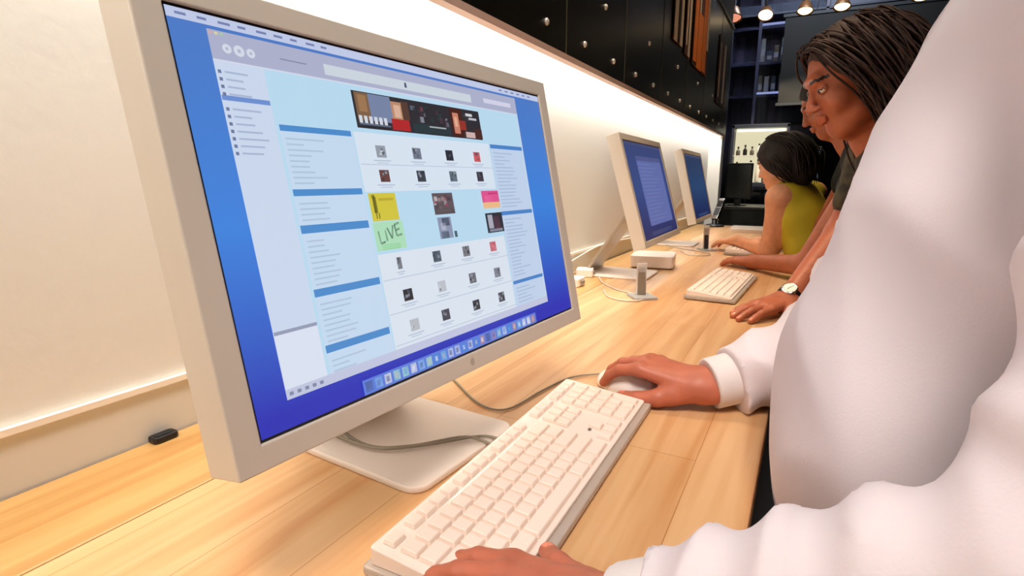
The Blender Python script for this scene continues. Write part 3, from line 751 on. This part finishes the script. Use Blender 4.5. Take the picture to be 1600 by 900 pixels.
HAIRD = mat('hair_dark', S(22, 16, 13), .75, noise=(14, S(38, 25, 18), (9, 9, 1)))
mesh_from('hair', hm, .005, mats=HAIRD, parent=person_white)
gd = [[(.062, (k-4)*.014, .098), (.02, (k-4)*.018, .128), (-.045, (k-4)*.020, .126), (-.095, (k-4)*.019, .088), (-.118, (k-4)*.017, .030)] for k in range(9)]
gd += [[(.045-.03*k, s*.050, .100), (.035-.03*k, s*.078, .060), (.02-.03*k, s*.084, .025)] for s in (1, -1) for k in range(4)]
strands('locks', MH, gd, person_white, HAIRD, 9, 420, .0026)

# ------------------------------------------------------------------ the person with the wristwatch
person_watch = thing('person', 'long-haired person in a dark top leaning in with a watch on the wrist', 'person', (.24, 1.62, -T))
sR, eR, wR = jt(.150, 1.78, .41), jt(.088, 1.775, .195), jt(-.024, 1.545, .036)
sL, eL, wL = jt(.205, 1.43, .40), jt(.235, 1.36, .15), jt(.16, 1.50, .02)
pel, che, nb = jt(.27, 1.62, .0), jt(.22, 1.61, .28), jt(.13, 1.59, .455)
hp = [(.27, 1.70, -.02), (.27, 1.54, -.02)]
FB = frame((-.84, -.30, -.42), (.0, .0, 1)); BH = head((.062, 1.545, .578), FB, nb, 1.04)
handB = hand(wR, (-.60, -.80, -.10), (0, 0, 1), 1, [(.06, .12, .1), (.08, .14, .1), (.10, .15, .1), (.12, .15, .1)], (.08, .0, -.10, -.24),
             [(.018, .022, -.004), (.045, .046, -.012), (.068, .060, -.018), (.092, .068, -.022)], 1.08)
handB2 = hand(wL, (-.6, .6, -.3), (0, 0, 1), -1, [(.3, .3, .2)]*4, (.1, .0, -.06, -.1), [(.018, .022, -.006), (.042, .04, -.014), (.062, .05, -.018), (.08, .056, -.022)])
arms = [cone(sR, eR, .045, .038), cone(eR, wR, .040, .0265), cone(sL, eL, .045, .036), cone(eL, wL, .037, .025)]
kR, kL, aR, aL = (.26, 1.72, -.45), (.26, 1.52, -.45), (.30, 1.73, -.84), (.30, 1.51, -.84)
body = group([group(torso(pel, che, nb, sR, sL, hp[0], hp[1], (1, 0, 0), .84), .05), group(arms, .02)] + leg(hp[0], kR, aR, .9) + leg(hp[1], kL, aL, .9), .03)
allb = group([group([body, handB, handB2], .012), BH], .02)
SKB = skin('tan', (184, 104, 72))
mesh_from('body', allb, .010, [(*boxof(handB), .0022), (*boxof(handB2), .004), (V(-.06, 1.50, .01), V(.16, 1.86, .27), .005), (BH.bb[0]-.01, BH.bb[1]+.01, .0032)], SKB, person_watch, painter([BH], [handB]))
topM = mat('patterned_dark_cloth', S(38, 34, 26), .8, noise=(30, S(78, 72, 52), (1, 1, 1)))
tp = group(torso(pel, che, nb, sR, sL, hp[0], hp[1], (1, 0, 0), .93) + [cone(sR, sR*.45+eR*.55, .062, .056), cone(sL, sL*.45+eL*.55, .062, .056)], .04)
tp = bumpf(carve(tp, cone(nb+V(-.05, 0, .02), nb+V(-.09, 0, .12), .07, .09), .01), fold_field(41, .006, 28)); tp2 = tp
mesh_from('top', tp2, .008, mats=topM, parent=person_watch)
trs = group([cone(pel, pel-V(0, 0, .1), .12, .13, ((1, 0, 0), .8))] + [cone(h, k, .092, .066) for h, k in ((hp[0], kR), (hp[1], kL))] + [cone(k, a, .066, .05) for k, a in ((kR, aR), (kL, aL))], .04)
mesh_from('trousers', trs, .012, mats=mat('jeans', S(28, 34, 50), .8), parent=person_watch)
for a in (aR, aL): shoe(person_watch, a, (-1, 0), mat('shoe_leather', S(20, 16, 14), .4))
BH.R = FB
cap = group([ell(BH.L(-.020, 0, .038), (.104, .086, .092), FB), cone(BH.L(-.05, 0, .03), BH.L(-.07, 0, -.10), .072, .060), cone(BH.L(-.035, .066, .02), BH.L(-.035, .072, -.14), .032, .026), cone(BH.L(-.035, -.066, .02), BH.L(-.035, -.072, -.14), .032, .026)], .03)
cap = bumpf(carve(cap, ell(BH.L(.088, 0, -.025), (.092, .070, .105), FB), .006), fold_field(13, .003, 70))
HAIRB = mat('hair_brown', S(32, 17, 11), .7, noise=(10, S(64, 34, 21), (14, 14, 1)))
hb = mesh_from('hair', cap, .0055, mats=HAIRB, parent=person_watch)
gd = []
for s in (1, -1):
    for k in range(7):
        x = .0 - k*.016; gd.append([(x+.01, s*.02, .118-.06*abs(x)), (x+.015, s*.06, .085), (x, s*.088, .02), (x-.012, s*.094, -.06), (x-.02, s*.092, -.14), (x-.03, s*.098, -.22), (x-.03, s*.09, -.30)])
for s in (1, -1):
    for k in range(4): gd.append([(.068-k*.012, s*.008, .098+.006*k), (.060-k*.012, s*.045, .088), (.040-k*.012, s*.078, .035), (.012-k*.01, s*.088, -.03), (-.002-k*.012, s*.094, -.11), (-.01-k*.012, s*.098, -.20), (-.015-k*.01, s*.09, -.29)])
for k in range(6): gd.append([(-.04, (k-2.5)*.02, .12), (-.11, (k-2.5)*.028, .06), (-.128, (k-2.5)*.030, -.02), (-.125, (k-2.5)*.034, -.11), (-.13, (k-2.5)*.036, -.22), (-.13, (k-2.5)*.036, -.32)])
hl = strands('locks', BH, gd, person_watch, HAIRB, 3, 620, .0026)
# watch
wt = bpy.data.objects.new('wristwatch', None); COL.objects.link(wt); wt.parent = person_watch
wt.location = (0, 0, 0)
d = unit(wR-eR); ctr = wR - d*.008; pw = V(*person_watch.location) - V(0, 0, T)
z = unit(V(.10, -.35, 1) - d*np.dot(d, V(.10, -.35, 1))); y = np.cross(z, d)
MW = Matrix(((d[0], y[0], z[0], ctr[0]-pw[0]), (d[1], y[1], z[1], ctr[1]-pw[1]), (d[2], y[2], z[2], ctr[2]-pw[2]), (0, 0, 0, 1)))
bm = bmesh.new(); ring = []
for i in range(28):
    a = 2*math.pi*i/28; ry, rz = .0315*math.cos(a), .0285*math.sin(a); ny, nz = math.cos(a), math.sin(a)
    ring.append([bm.verts.new((x, ry+ny*t_, rz+nz*t_)) for x, t_ in ((-.010, 0), (.010, 0), (.010, .003), (-.010, .003))])
for i in range(28):
    for k in range(4): bm.faces.new((ring[i][k], ring[(i+1) % 28][k], ring[(i+1) % 28][(k+1) % 4], ring[i][(k+1) % 4]))
bm.transform(MW); obj('strap', bm, mat('watch_strap', S(14, 13, 14), .4), wt, True)
obj('case', lathe([(.018, .029), (.020, .031), (.020, .036), (.0175, .038), (.0165, .0375)], n=28, M=MW), CHROME, wt, True)
obj('dial', lathe([(.0160, .0376), (.0160, .0379)], n=28, M=MW), mat('dial_white', S(236, 230, 216), .3), wt)
bm = bmesh.new()
for i in range(12):
    bx(bm, -.0004, .0004, .0125, .0148, .0379, .0382, M=MW @ Matrix.Rotation(i*math.pi/6, 4, 'Z'))
bx(bm, -.0006, .0006, -.002, .012, .0382, .0385, M=MW @ Matrix.Rotation(1.1, 4, 'Z')); bx(bm, -.0008, .0008, -.002, .008, .0382, .0385, M=MW @ Matrix.Rotation(-1.9, 4, 'Z'))
obj('watch_hands', bm, BLACK, wt)

# ------------------------------------------------------------------ the person behind, between the watch wearer and the one in yellow
person_dark = thing('person', 'person in dark clothes further back, face lowered, bare forearm along the table', 'person', (.26, 2.25, -T))
sL, eL, wL = jt(.165, 2.075, .40), jt(.012, 2.045, .060), jt(-.165, 2.235, .034)
sR, eR, wR = jt(.15, 2.42, .40), jt(.06, 2.52, .15), jt(.0, 2.40, -.02)
pel, che, nb = jt(.30, 2.22, .0), jt(.24, 2.23, .28), jt(.11, 2.26, .48)
hp = [(.30, 2.30, -.02), (.30, 2.14, -.02)]
FC = frame((-.85, -.1, -.5)); CH = head((.03, 2.27, .605), FC, nb, .92)
handC = hand(wL, (-.75, .62, -.06), (0, 0, 1), -1, [(.18, .25, .2)]*4, (.12, .02, -.06, -.14), [(.018, .022, -.004), (.045, .044, -.012), (.066, .054, -.018), (.086, .058, -.022)])
handC2 = hand(wR, (-.6, -.3, -.6), (-.4, 0, 1), 1, [(.3, .3, .2)]*4, (.1, .0, -.06, -.1), [(.018, .022, -.006), (.042, .04, -.014), (.062, .05, -.018), (.08, .056, -.022)])
arms = [cone(sR, eR, .042, .035), cone(eR, wR, .036, .025), cone(sL, eL, .044, .037), cone(eL, wL, .038, .026)]
kR, kL, aR, aL = (.30, 2.31, -.45), (.30, 2.13, -.45), (.34, 2.32, -.84), (.34, 2.12, -.84)
body = group([group(torso(pel, che, nb, sR, sL, hp[0], hp[1], (1, 0, 0), .80), .05), group(arms, .02)] + leg(hp[0], kR, aR, .9) + leg(hp[1], kL, aL, .9), .03)
allb = group([group([body, handC, handC2], .012), CH], .02)
SKC = skin('brown', (186, 108, 74))
mesh_from('body', allb, .011, [(*boxof(handC), .003), (V(-.10, 1.97, .0), V(.10, 2.16, .2), .006), (CH.bb[0]-.01, CH.bb[1]+.01, .0045)], SKC, person_dark, painter([CH], [handC]))
tp = group(torso(pel, che, nb, sR, sL, hp[0], hp[1], (1, 0, 0), .90) + [cone(sR, sR*.7+eR*.3, .060, .054), cone(sL, sL*.75+eL*.25, .060, .054)], .04)
tp = carve(tp, cone(nb+V(-.05, 0, .02), nb+V(-.09, 0, .12), .07, .09), .01)
mesh_from('top', bumpf(tp, fold_field(47, .006, 28)), .010, mats=mat('dark_green_cloth', S(30, 40, 34), .8, noise=(22, S(16, 18, 18), (1, 1, 1))), parent=person_dark)
trs = group([cone(pel, pel-V(0, 0, .1), .12, .13, ((1, 0, 0), .8))] + [cone(h, k, .092, .066) for h, k in ((hp[0], kR), (hp[1], kL))] + [cone(k, a, .066, .05) for k, a in ((kR, aR), (kL, aL))], .04)
mesh_from('trousers', trs, .013, mats=mat('black_trousers', S(18, 18, 20), .8), parent=person_dark)
for a in (aR, aL): shoe(person_dark, a, (-1, 0), mat('shoe_leather', S(20, 16, 14), .4))
CH.R = FC
cap = group([ell(CH.L(-.022, 0, .040), (.098, .082, .086), FC), cone(CH.L(-.06, 0, .03), CH.L(-.07, 0, -.08), .066, .055)], .03)
mesh_from('hair', bumpf(carve(cap, ell(CH.L(.10, 0, -.04), (.09, .070, .10), FC), .01), fold_field(15, .004, 70)), .007, mats=HAIRD, parent=person_dark)
gd = []
for s in (1, -1):
    for k in range(5):
        x = .02 - k*.02; gd.append([(x, s*.02, .110), (x, s*.06, .08), (x-.005, s*.078, .02), (x-.012, s*.082, -.06), (x-.02, s*.080, -.13)])
strands('locks', CH, gd, person_dark, HAIRD, 5, 200, .003)

# ------------------------------------------------------------------ the person in the sleeveless yellow top
person_yellow = thing('person', 'dark-haired person in a sleeveless mustard yellow top leaning on the table', 'person', (.08, 2.62, -T))
sL, eL, wL = jt(-.112, 2.515, .270), jt(-.132, 2.555, .040), jt(-.285, 2.745, .055)
sR, eR, wR = jt(.020, 2.76, .285), jt(.00, 2.90, .045), jt(-.20, 2.93, .04)
pel, che, nb = jt(.09, 2.56, -.09), jt(-.03, 2.61, .19), jt(-.082, 2.625, .330)
hp = [(.11, 2.64, -.11), (.11, 2.49, -.11)]
FY = frame((-.86, .38, -.30)); YH = head((-.128, 2.625, .408), FY, nb, .90)
handY = hand(wL, (-.8, .5, -.1), (0, 0, 1), -1, [(.25, .3, .2)]*4, (.12, .02, -.06, -.14), [(.018, .022, -.004), (.045, .044, -.012), (.066, .054, -.018), (.086, .058, -.022)], .9)
handY2 = hand(wR, (-.9, .1, -.1), (0, 0, 1), 1, [(.25, .3, .2)]*4, (.12, .02, -.06, -.14), [(.018, .022, -.004), (.045, .044, -.012), (.066, .054, -.018), (.086, .058, -.022)], .9)
arms = [cone(sR, eR, .040, .033), cone(eR, wR, .034, .023), cone(sL, eL, .046, .037), cone(eL, wL, .036, .024)]
kR, kL, aR, aL = (.12, 2.66, -.50), (.12, 2.48, -.50), (.16, 2.68, -.84), (.16, 2.46, -.84)
FWY = (.8, -.45, .2)
body = group([group(torso(pel, che, nb, sR, sL, hp[0], hp[1], FWY, .76), .05), group(arms, .02)] + leg(hp[0], kR, aR, .85) + leg(hp[1], kL, aL, .85), .03)
allb = group([group([body, handY, handY2], .012), YH], .02)
SKY = skin('peach', (232, 164, 122))
mesh_from('body', allb, .010, [(*boxof(handY), .004), (V(-.18, 2.44, .02), V(-.04, 2.60, .34), .006), (YH.bb[0]-.01, YH.bb[1]+.01, .0045)], SKY, person_yellow, painter([YH], [handY]))
tp = group(torso(pel, che, nb, sR+V(-.01, -.02, 0), sL+V(.012, .02, .0), hp[0], hp[1], FWY, .86), .04)
tp = carve(tp, cone(nb+V(-.02, 0, .01), nb+V(-.05, 0, .1), .062, .08), .008)
for s_, e_ in ((sL, eL), (sR, eR)):
    dd = unit(s_-(sL+sR)/2); tp = carve(tp, cone(s_+dd*.03+V(0, 0, .01), e_+dd*.03, .052, .05), .006)
tp = cut(tp, (-.2, 0, -1), (.1, 2.6, -.16))
mesh_from('top', bumpf(tp, fold_field(57, .005, 26)), .007, mats=mat('mustard_cloth', S(196, 176, 34), .75, bump=(300, .0004)), parent=person_yellow)
trs = group([cone(pel, pel-V(-.02, 0, .1), .11, .125, ((1, 0, 0), .8))] + [cone(h, k, .088, .062) for h, k in ((hp[0], kR), (hp[1], kL))] + [cone(k, a, .062, .048) for k, a in ((kR, aR), (kL, aL))], .04)
mesh_from('trousers', trs, .013, mats=mat('jeans', S(28, 34, 50), .8), parent=person_yellow)
for a in (aR, aL): shoe(person_yellow, a, (-1, 0.1), mat('shoe_leather', S(20, 16, 14), .4))
YH.R = FY
cap = group([ell(YH.L(-.026, 0, .040), (.108, .094, .094), FY), cone(YH.L(-.06, 0, .03), YH.L(-.075, 0, -.07), .078, .062), ell(YH.L(-.10, 0, .02), (.05, .055, .055), FY), ell(YH.L(-.02, 0, -.0), (.05, .092, .06), FY)], .03)
mesh_from('hair', bumpf(carve(cap, ell(YH.L(.10, 0, -.04), (.085, .085, .10), FY), .01), fold_field(17, .004, 70)), .006, mats=HAIRD, parent=person_yellow)
gd = [[(.0, (k-3)*.02, .125), (-.06, (k-3)*.028, .11), (-.118, (k-3)*.028, .05), (-.130, (k-3)*.026, -.02), (-.115, (k-3)*.022, -.10)] for k in range(7)]
gd += [[(.02, s*.03, .12), (.0, s*.075, .07), (-.02, s*.095, .01), (-.05, s*.090, -.05), (-.07, s*.07, -.10)] for s in (1, -1)]
strands('locks', YH, gd, person_yellow, HAIRD, 7, 320, .003)

# ------------------------------------------------------------------ things on the table
mouse = thing('computer_mouse', 'small white rounded mouse under the hand of the person in the white shirt', 'mouse', (-.234, .830, 0), math.atan2(.14, -.97))
mb = ell((0, 0, .010), (.058, .032, .029)); mb = cut(mb, (0, 0, -1), (0, 0, .005)); mb.bb = (V(-.06, -.04, -.002), V(.06, .04, .045))
def local_mesh(name, f, vox, m, par): 
    Vs, Fs = nets(f, f.bb[0]-.01, f.bb[1]+.01, vox); me = bpy.data.meshes.new(name); me.from_pydata([tuple(v) for v in Vs], [], [tuple(q) for q in Fs]); return link(name, me, m, par, True)
local_mesh('shell', mb, .0015, mat('mouse_white', S(250, 246, 240), .3, coat=.3), mouse)
obj('base', prism([(.050*math.cos(a*math.pi/12), .027*math.sin(a*math.pi/12)) for a in range(24)], 0, .0055), mat('mouse_base', S(190, 184, 174), .3), mouse, bev=.0015)
obj('scroll_ball', lathe([(.0005, .0), (.0032, .002), (.0032, .003), (.0008, .0052)], n=12, M=Matrix.Translation((.030, 0, .0305))), mat('ball_grey', S(150, 146, 140), .4), mouse, True)

def cable(name, pts, r, m, label, n=8):
    o = obj(name, tube(pts, r, n), m, smooth=True); tag(o, label, 'cable'); return o
CABW = mat('white_cable', S(226, 218, 206), .45); CABG = mat('grey_cable', S(150, 140, 122), .45)
cable('keyboard_cable', [(-.320, .545, .012), (-.37, .55, .0125), (-.42, .50, .0108), (-.47, .475, .0108), (-.55, .50, .0108), (-.62, .56, .003), (-.70, .60, .003)], .0019, CABG, 'thin grey cable crossing the foot of the nearest display')
cable('display_cable', [(-.322, .565, .012), (-.355, .560, .0125), (-.40, .505, .0145), (-.45, .470, .0145), (-.53, .475, .0145), (-.60, .53, .004), (-.71, .66, .003)], .0019, CABG, 'second grey cable curving beside the first over the display foot')
cable('mouse_cable', [(-.292, .876, .006), (-.34, .84, .003), (-.36, .76, .003), (-.375, .67, .003), (-.42, .665, .003), (-.50, .72, .003), (-.60, .80, .003)], .0017, CABG, 'thin cable on the bare wood between the foot and the white mouse')
cable('coiled_cable', [(-.55, 1.60, .004), (-.50, 1.50, .003), (-.44, 1.47, .003), (-.40, 1.50, .003), (-.43, 1.56, .003), (-.52, 1.62, .003), (-.60, 1.72, .003), (-.66, 1.86, .003), (-.72, 2.0, .003)], .0028, mat('clear_cable', S(236, 228, 214), .2, trans=.4), 'pale looped cable lying in front of the middle display')
cable('wall_cable', [(-.72, 1.30, .02), (-.735, 1.5, .035), (-.735, 1.75, .05), (-.74, 2.1, .075), (-.74, 2.6, .06)], .003, CABW, 'white cable rising along the wall behind the middle display')
cable('far_cable', [(-.52, 2.62, .004), (-.46, 2.52, .003), (-.38, 2.56, .003), (-.42, 2.66, .003), (-.55, 2.75, .003), (-.70, 2.9, .003)], .003, mat('clear_cable', S(236, 228, 214), .2, trans=.4), 'pale looped cable lying in front of the farthest display')

def holder(loc, rz, label, dark, h=.085, wd=.03):
    t = thing('card_holder', label, 'card holder', loc, rz, 'clear stands with upright cards')
    obj('clear_base', prism(rrect(-.035, .04, -.035, .035, .006), 0, .008), CLEAR, t, bev=.0015)
    obj('clear_back', box(-.010, -.006, -wd/2-.004, wd/2+.004, .008, h+.012), CLEAR, t, bev=.001)
    Mx = Matrix.Rotation(-.12, 4, 'Y')
    obj('card', box(-.004, .003, -wd/2, wd/2, .0085, h, M=Mx), dark, t, bev=.001)
    return t
holder((-.412, 1.545, 0), -.9, 'clear stand with a small grey upright card before the middle display', mat('grey_card', S(150, 138, 122), .4, .3), .090, .024)
holder((-.425, 2.75, 0), -.9, 'clear stand with a small black upright card before the farthest display', mat('black_card', S(40, 42, 46), .4), .110, .022)
t = thing('small_white_computer', 'square white box computer with rounded corners beside the middle display', 'computer', (-.53, 2.14, 0), .15)
obj('case', prism(rrect(-.0825, .0825, -.0825, .0825, .02), .006, .051), WHITEP, t, bev=.003)
obj('rubber_base', prism(rrect(-.074, .074, -.074, .074, .018), 0, .006), mat('base_tan', S(150, 120, 90), .6), t)
obj('disc_slot', box(.0820, .0832, -.06, .06, .034, .0355), mat('slot_grey', S(120, 108, 96), .5), t)
for k, (x, y) in enumerate(((-.66, 1.62), (-.69, 1.80))):
    t = thing('power_adapter', ['white power adapter on the wood behind the card holder', 'white power adapter nearer the wall, behind the other adapter'][k], 'adapter', (x, y, 0), .3*k, 'white power adapters by the wall')
    obj('block', prism(rrect(-.03, .03, -.03, .03, .008), 0, .028), WHITEP, t, bev=.003)
    obj('plug', box(.030, .036, -.010, .010, .008, .020), mat('plug_grey', S(140, 130, 120), .4), t, bev=.001)
    obj('lead', tube([(-.03, 0, .014), (-.045, .02, .006), (-.05, .06, .004)], .0022), CABW, t, True)
t = thing('cable_grommet', 'small black cable outlet where the table meets the wall at left', 'outlet', (-.738, .378, 0))
obj('rim', prism(rrect(-.010, .010, -.016, .016, .006), 0, .008), BLACK, t, bev=.002)
obj('slot', prism(rrect(-.005, .005, -.011, .011, .004), .008, .0086), mat('slot_black', S(4, 4, 4), .8), t)

# chrome handset stand at the end of the table
t = thing('phone_stand', 'chrome phone on a stand at the far end of the table', 'phone', (-.60, 4.17, 0), -.4)
obj('foot', lathe([(.07, 0), (.07, .008), (.05, .016), (.02, .02), (.018, .05)], n=24), BLACK, t, True)
Mx = Matrix.Translation((0, 0, .05)) @ Matrix.Rotation(-.55, 4, 'X')
obj('handset', prism(rrect(-.028, .028, -.014, .014, .012), 0, .17, None), CHROME, t, bev=.004).matrix_local = Mx
obj('phone_screen', box(-.020, .020, -.0155, -.0145, .10, .15), BLACK, t).matrix_local = Mx
obj('keypad', box(-.018, .018, -.0155, -.0145, .03, .09), mat('keypad_grey', S(70, 74, 80), .4), t).matrix_local = Mx
t = thing('white_notebook', 'closed white portable computer near the far end of the table', 'computer', (-.34, 3.92, 0), .05)
obj('base', prism(rrect(-.11, .11, -.15, .15, .012), 0, .014), WHITEP, t, bev=.002)
obj('lid', prism(rrect(-.11, .11, -.15, .15, .012), .0145, .024), WHITEP, t, bev=.002)

# ------------------------------------------------------------------ the dark shop beyond
def spot(x, y, z, label, tilt, es, col):
    t = thing('hanging_spotlight', label, 'lamp', (x, y, z), 0, 'spotlights over the back of the shop')
    obj('rod', tube([(0, 0, .05), (0, 0, 3.1-z)], .010, 8), mat('rod_grey', S(84, 76, 70), .4, .5), t, True)
    Mx = Matrix.Rotation(-tilt, 4, 'X')
    obj('shade', lathe([(.03, .09), (.045, .08), (.075, .0), (.078, -.01), (.070, -.008), (.04, .07)], n=24, M=Mx), mat('shade_bronze', S(120, 84, 52), .35, .6), t, True)
    obj('bulb', lathe([(.001, .035), (.05, .03), (.066, .002), (.05, -.014), (.001, -.02)], n=20, M=Mx), glow('lamp_glow_%d' % es, col, es), t, True)
    l = bpy.data.lights.new('spot_lamp', 'SPOT'); l.energy = 90 if es > 2 else 10; l.spot_size = 1.6; l.color = (1, .8, .6); l.shadow_soft_size = .06
    lo = bpy.data.objects.new('spot_lamp', l); COL.objects.link(lo); lo.parent = t; lo.location = (0, 0, -.03)
for px, lab, tl, es, col in ((-.53, 'leftmost bright spotlight, tilted toward the room', .6, 6, (255, 226, 190)), (-.17, 'middle spotlight hanging straight down over the dark panel', .3, 4, (255, 222, 160)),
                        (.15, 'spotlight to the right of the middle one, above the dark panel', .3, 4, (255, 222, 160)), (.78, 'spotlight at the right edge of the row', .1, 3, (255, 222, 160)), (1.25, 'rightmost spotlight of the row', .1, 3, (255, 222, 160))):
    spot(px-.05, 6.4, 1.97, lab, tl, es, col)
spot(-.74, 5.3, 1.70, 'small dim pinkish spotlight close to the end of the black fascia', .3, 1, (236, 150, 120))

# tall bluish glass display cabinet
CBL = mat('cabinet_blue', S(56, 59, 78), .35); CGR = mat('cabinet_grey', S(52, 58, 70), .5)
t = thing('glass_cabinet', 'tall bluish glass-fronted cabinet left of the dark hanging panel', 'cabinet', (-1.02, 7.2, -T))
obj('back_panel', box(0, 1.02, .36, .40, 0, 3.6), mat('mauve_panel', S(104, 96, 122), .5, noise=(2, S(66, 70, 92), (6, 1, .4))), t)
for x in (0, .31, .98): obj('upright', box(x, x+.035, 0, .40, 0, 3.45), CBL, t, bev=.003)
for k, z in enumerate((.55, 1.1, 2.20, 2.56, 2.95, 3.42)): obj('shelf', box(.03, .99, .02, .38, z, z+.035), CBL, t, bev=.003)
for z in (2.235, 2.985): obj('light_strip', box(.34, .96, .01, .03, z, z+.022), glow('strip_blue', (150, 160, 210), .9), t)
obj('glass', box(.035, .98, .004, .010, .6, 3.42), mat('cabinet_glass', (.9, .93, 1), .03, trans=1.0), t)
R = random.Random(11)
for k in range(16):
    lab = 'small box on the %s shelf of the bluish cabinet, %s from the left' % (('lower', 'upper')[k % 2], ('first', 'second', 'third', 'fourth', 'fifth', 'sixth', 'seventh', 'eighth')[k//2])
    z = (2.235, 2.595)[k % 2]; x = -1.02+.36+.075*(k//2)
    o = thing('boxed_product', lab, 'box', (x, 7.36, -T+z), R.uniform(-.2, .2), 'goods in the bluish cabinet')
    hh = R.uniform(.12, .30); c = R.choice([(90, 100, 96), (150, 150, 140), (60, 74, 90), (110, 96, 80), (180, 180, 170)])
    obj('carton', box(-.026, .026, -.03, .03, 0, hh), mat('goods_%d' % c[0], S(*c), .5), o, bev=.003)
    obj('flap', box(-.024, .024, -.031, -.029, hh*.3, hh*.6), mat('flap', S(170, 170, 176), .5), o)
# bright shop window area behind the yellow person's head
t = thing('lit_showcase', 'brightly lit cream showcase full of small sparkling goods behind the yellow top', 'showcase', (-.86, 7.0, -T+1.22))
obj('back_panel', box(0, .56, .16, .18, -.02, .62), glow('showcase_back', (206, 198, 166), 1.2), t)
obj('frame', bx(bx(bx(bx(bmesh.new(), -.03, 0, 0, .18, -.05, .66), .56, .59, 0, .18, -.05, .66), -.03, .59, 0, .18, .62, .66), -.03, .59, 0, .18, -.05, 0), CGR, t, bev=.003)
obj('shelf', box(0, .56, .02, .16, .30, .312), CLEAR, t)
obj('light_bar', box(.02, .54, .10, .14, .590, .61), glow('showcase_lamp', (255, 246, 214), 3), t)
k = 0
for z in (.002, .314):
    for i in range(7):
        hh = R.uniform(.08, .26); k += 1; c = R.choice([(240, 236, 214), (36, 34, 30), (214, 206, 178), (90, 86, 74), (250, 248, 236)])
        o = thing('bottle', 'small bottle on the %s shelf of the cream showcase, %s from the left' % ('upper' if z > .1 else 'lower', ('first', 'second', 'third', 'fourth', 'fifth', 'sixth', 'seventh')[i]), 'bottle', (-.86+.05+i*.077, 7.06+R.uniform(-.01, .03), -T+1.22+z), 0, 'bottles in the bright showcase')
        obj('glass_body', lathe([(.022, 0), (.024, .01), (.024, hh*.6), (.009, hh*.78), (.009, hh)], n=12), mat('bottle_%d' % c[0], S(*c), .2), o, True)
        obj('cap', lathe([(.011, hh), (.011, hh+.02)], n=12), mat('cap_dark', S(60, 54, 44), .4), o, True)
# lower dark counter with glass top beyond the table
t = thing('dark_counter', 'dark counter in the shop beyond the end of the maple table', 'counter', (-1.5, 5.4, -T))
obj('body', box(0, 3.2, 0, .6, 0, .98), mat('counter_dark', S(18, 22, 20), .5), t, bev=.004)
obj('worktop', box(-.02, 3.22, -.02, .62, .98, 1.01), mat('counter_top', S(34, 42, 38), .3), t, bev=.004)
obj('front_panel', box(.1, 3.1, -.012, 0, .15, .85), mat('counter_panel', S(26, 34, 30), .45), t, bev=.002)
for k, (x, hgt, wd_) in enumerate(((-1.02, .34, .20), (-.62, .40, .24), (-.25, .30, .22))):
    t = thing('dark_monitor', ['small dark screen standing left on the dark counter', 'dark screen in the middle of the dark counter', 'dark screen standing right on the dark counter'][k], 'monitor', (x, 5.68, -T+1.01), .1-.1*k, 'dark screens on the counter')
    obj('shell', box(-wd_/2, wd_/2, -.02, .02, .06, hgt), mat('monitor_dark', S(20, 28, 26), .4), t, bev=.006)
    obj('stand', bx(box(-.03, .03, -.01, .03, .008, .10), -.08, .08, -.07, .07, 0, .008), BLACK, t, bev=.002)
    obj('glass', box(-wd_/2+.015, wd_/2-.015, -.0215, -.0195, .075, hgt-.015), mat('monitor_glass', S(28, 38, 36), .15), t)
# big dark hanging panel with bluish beams
t = thing('suspended_board', 'large greenish-black board hanging behind the long-haired person', 'panel', (-.42, 6.9, .0))
obj('board', box(0, 2.3, 0, .06, 1.17, 2.05), mat('panel_greenblack', S(11, 15, 9), .7), t, bev=.004)
obj('rim', bx(bx(bmesh.new(), -.02, 2.32, -.01, .07, 2.05, 2.08), -.02, 2.32, -.01, .07, 1.14, 1.17), mat('rim_grey', S(44, 50, 52), .5), t)
for x in (.3, 2.0): obj('wire', tube([(x, .03, 2.08), (x, .03, 3.1)], .004), mat('rod_grey', (0, 0, 0)), t, True)
t = thing('ceiling_beam', 'dim blue-grey beam running under the ceiling above the dark panel', 'beam', (-1.02, 7.0, 0))
obj('beam', box(0, 4.6, .25, .45, 2.19, 2.30), mat('beam_blue', S(78, 86, 104), .5), t, bev=.005)
obj('flange', box(0, 4.6, .20, .50, 2.17, 2.19), mat('beam_edge', S(58, 64, 78), .5), t)
t = thing('low_beam', 'blue-grey ledge below the dark hanging panel', 'ledge', (-.10, 7.3, 0))
obj('ledge', box(-.3, 4.0, 0, .25, .98, 1.15), mat('beam_blue', S(78, 86, 104), .5), t, bev=.005)
obj('lip', box(-.3, 4.0, -.02, 0, .96, .99), mat('beam_edge', S(58, 64, 78), .5), t)
# pale blue glow of a screen seen between the heads
t = thing('wall_screen', 'small pale blue lit screen seen between the yellow and the dark-clothed person', 'screen', (-.10, 6.6, -T+1.28))
obj('screen_frame', box(0, .17, 0, .03, -.02, .32), BLACK, t, bev=.004)
obj('lit_panel', box(.012, .158, -.002, 0, 0, .30), glow('pale_screen', (130, 158, 190), .8), t)
obj('stand_post', box(.075, .095, .005, .025, -1.28, -.02), BLACK, t)
obj('stand_foot', prism(rrect(-.05, .22, -.12, .14, .02), -1.28, -1.27), BLACK, t)
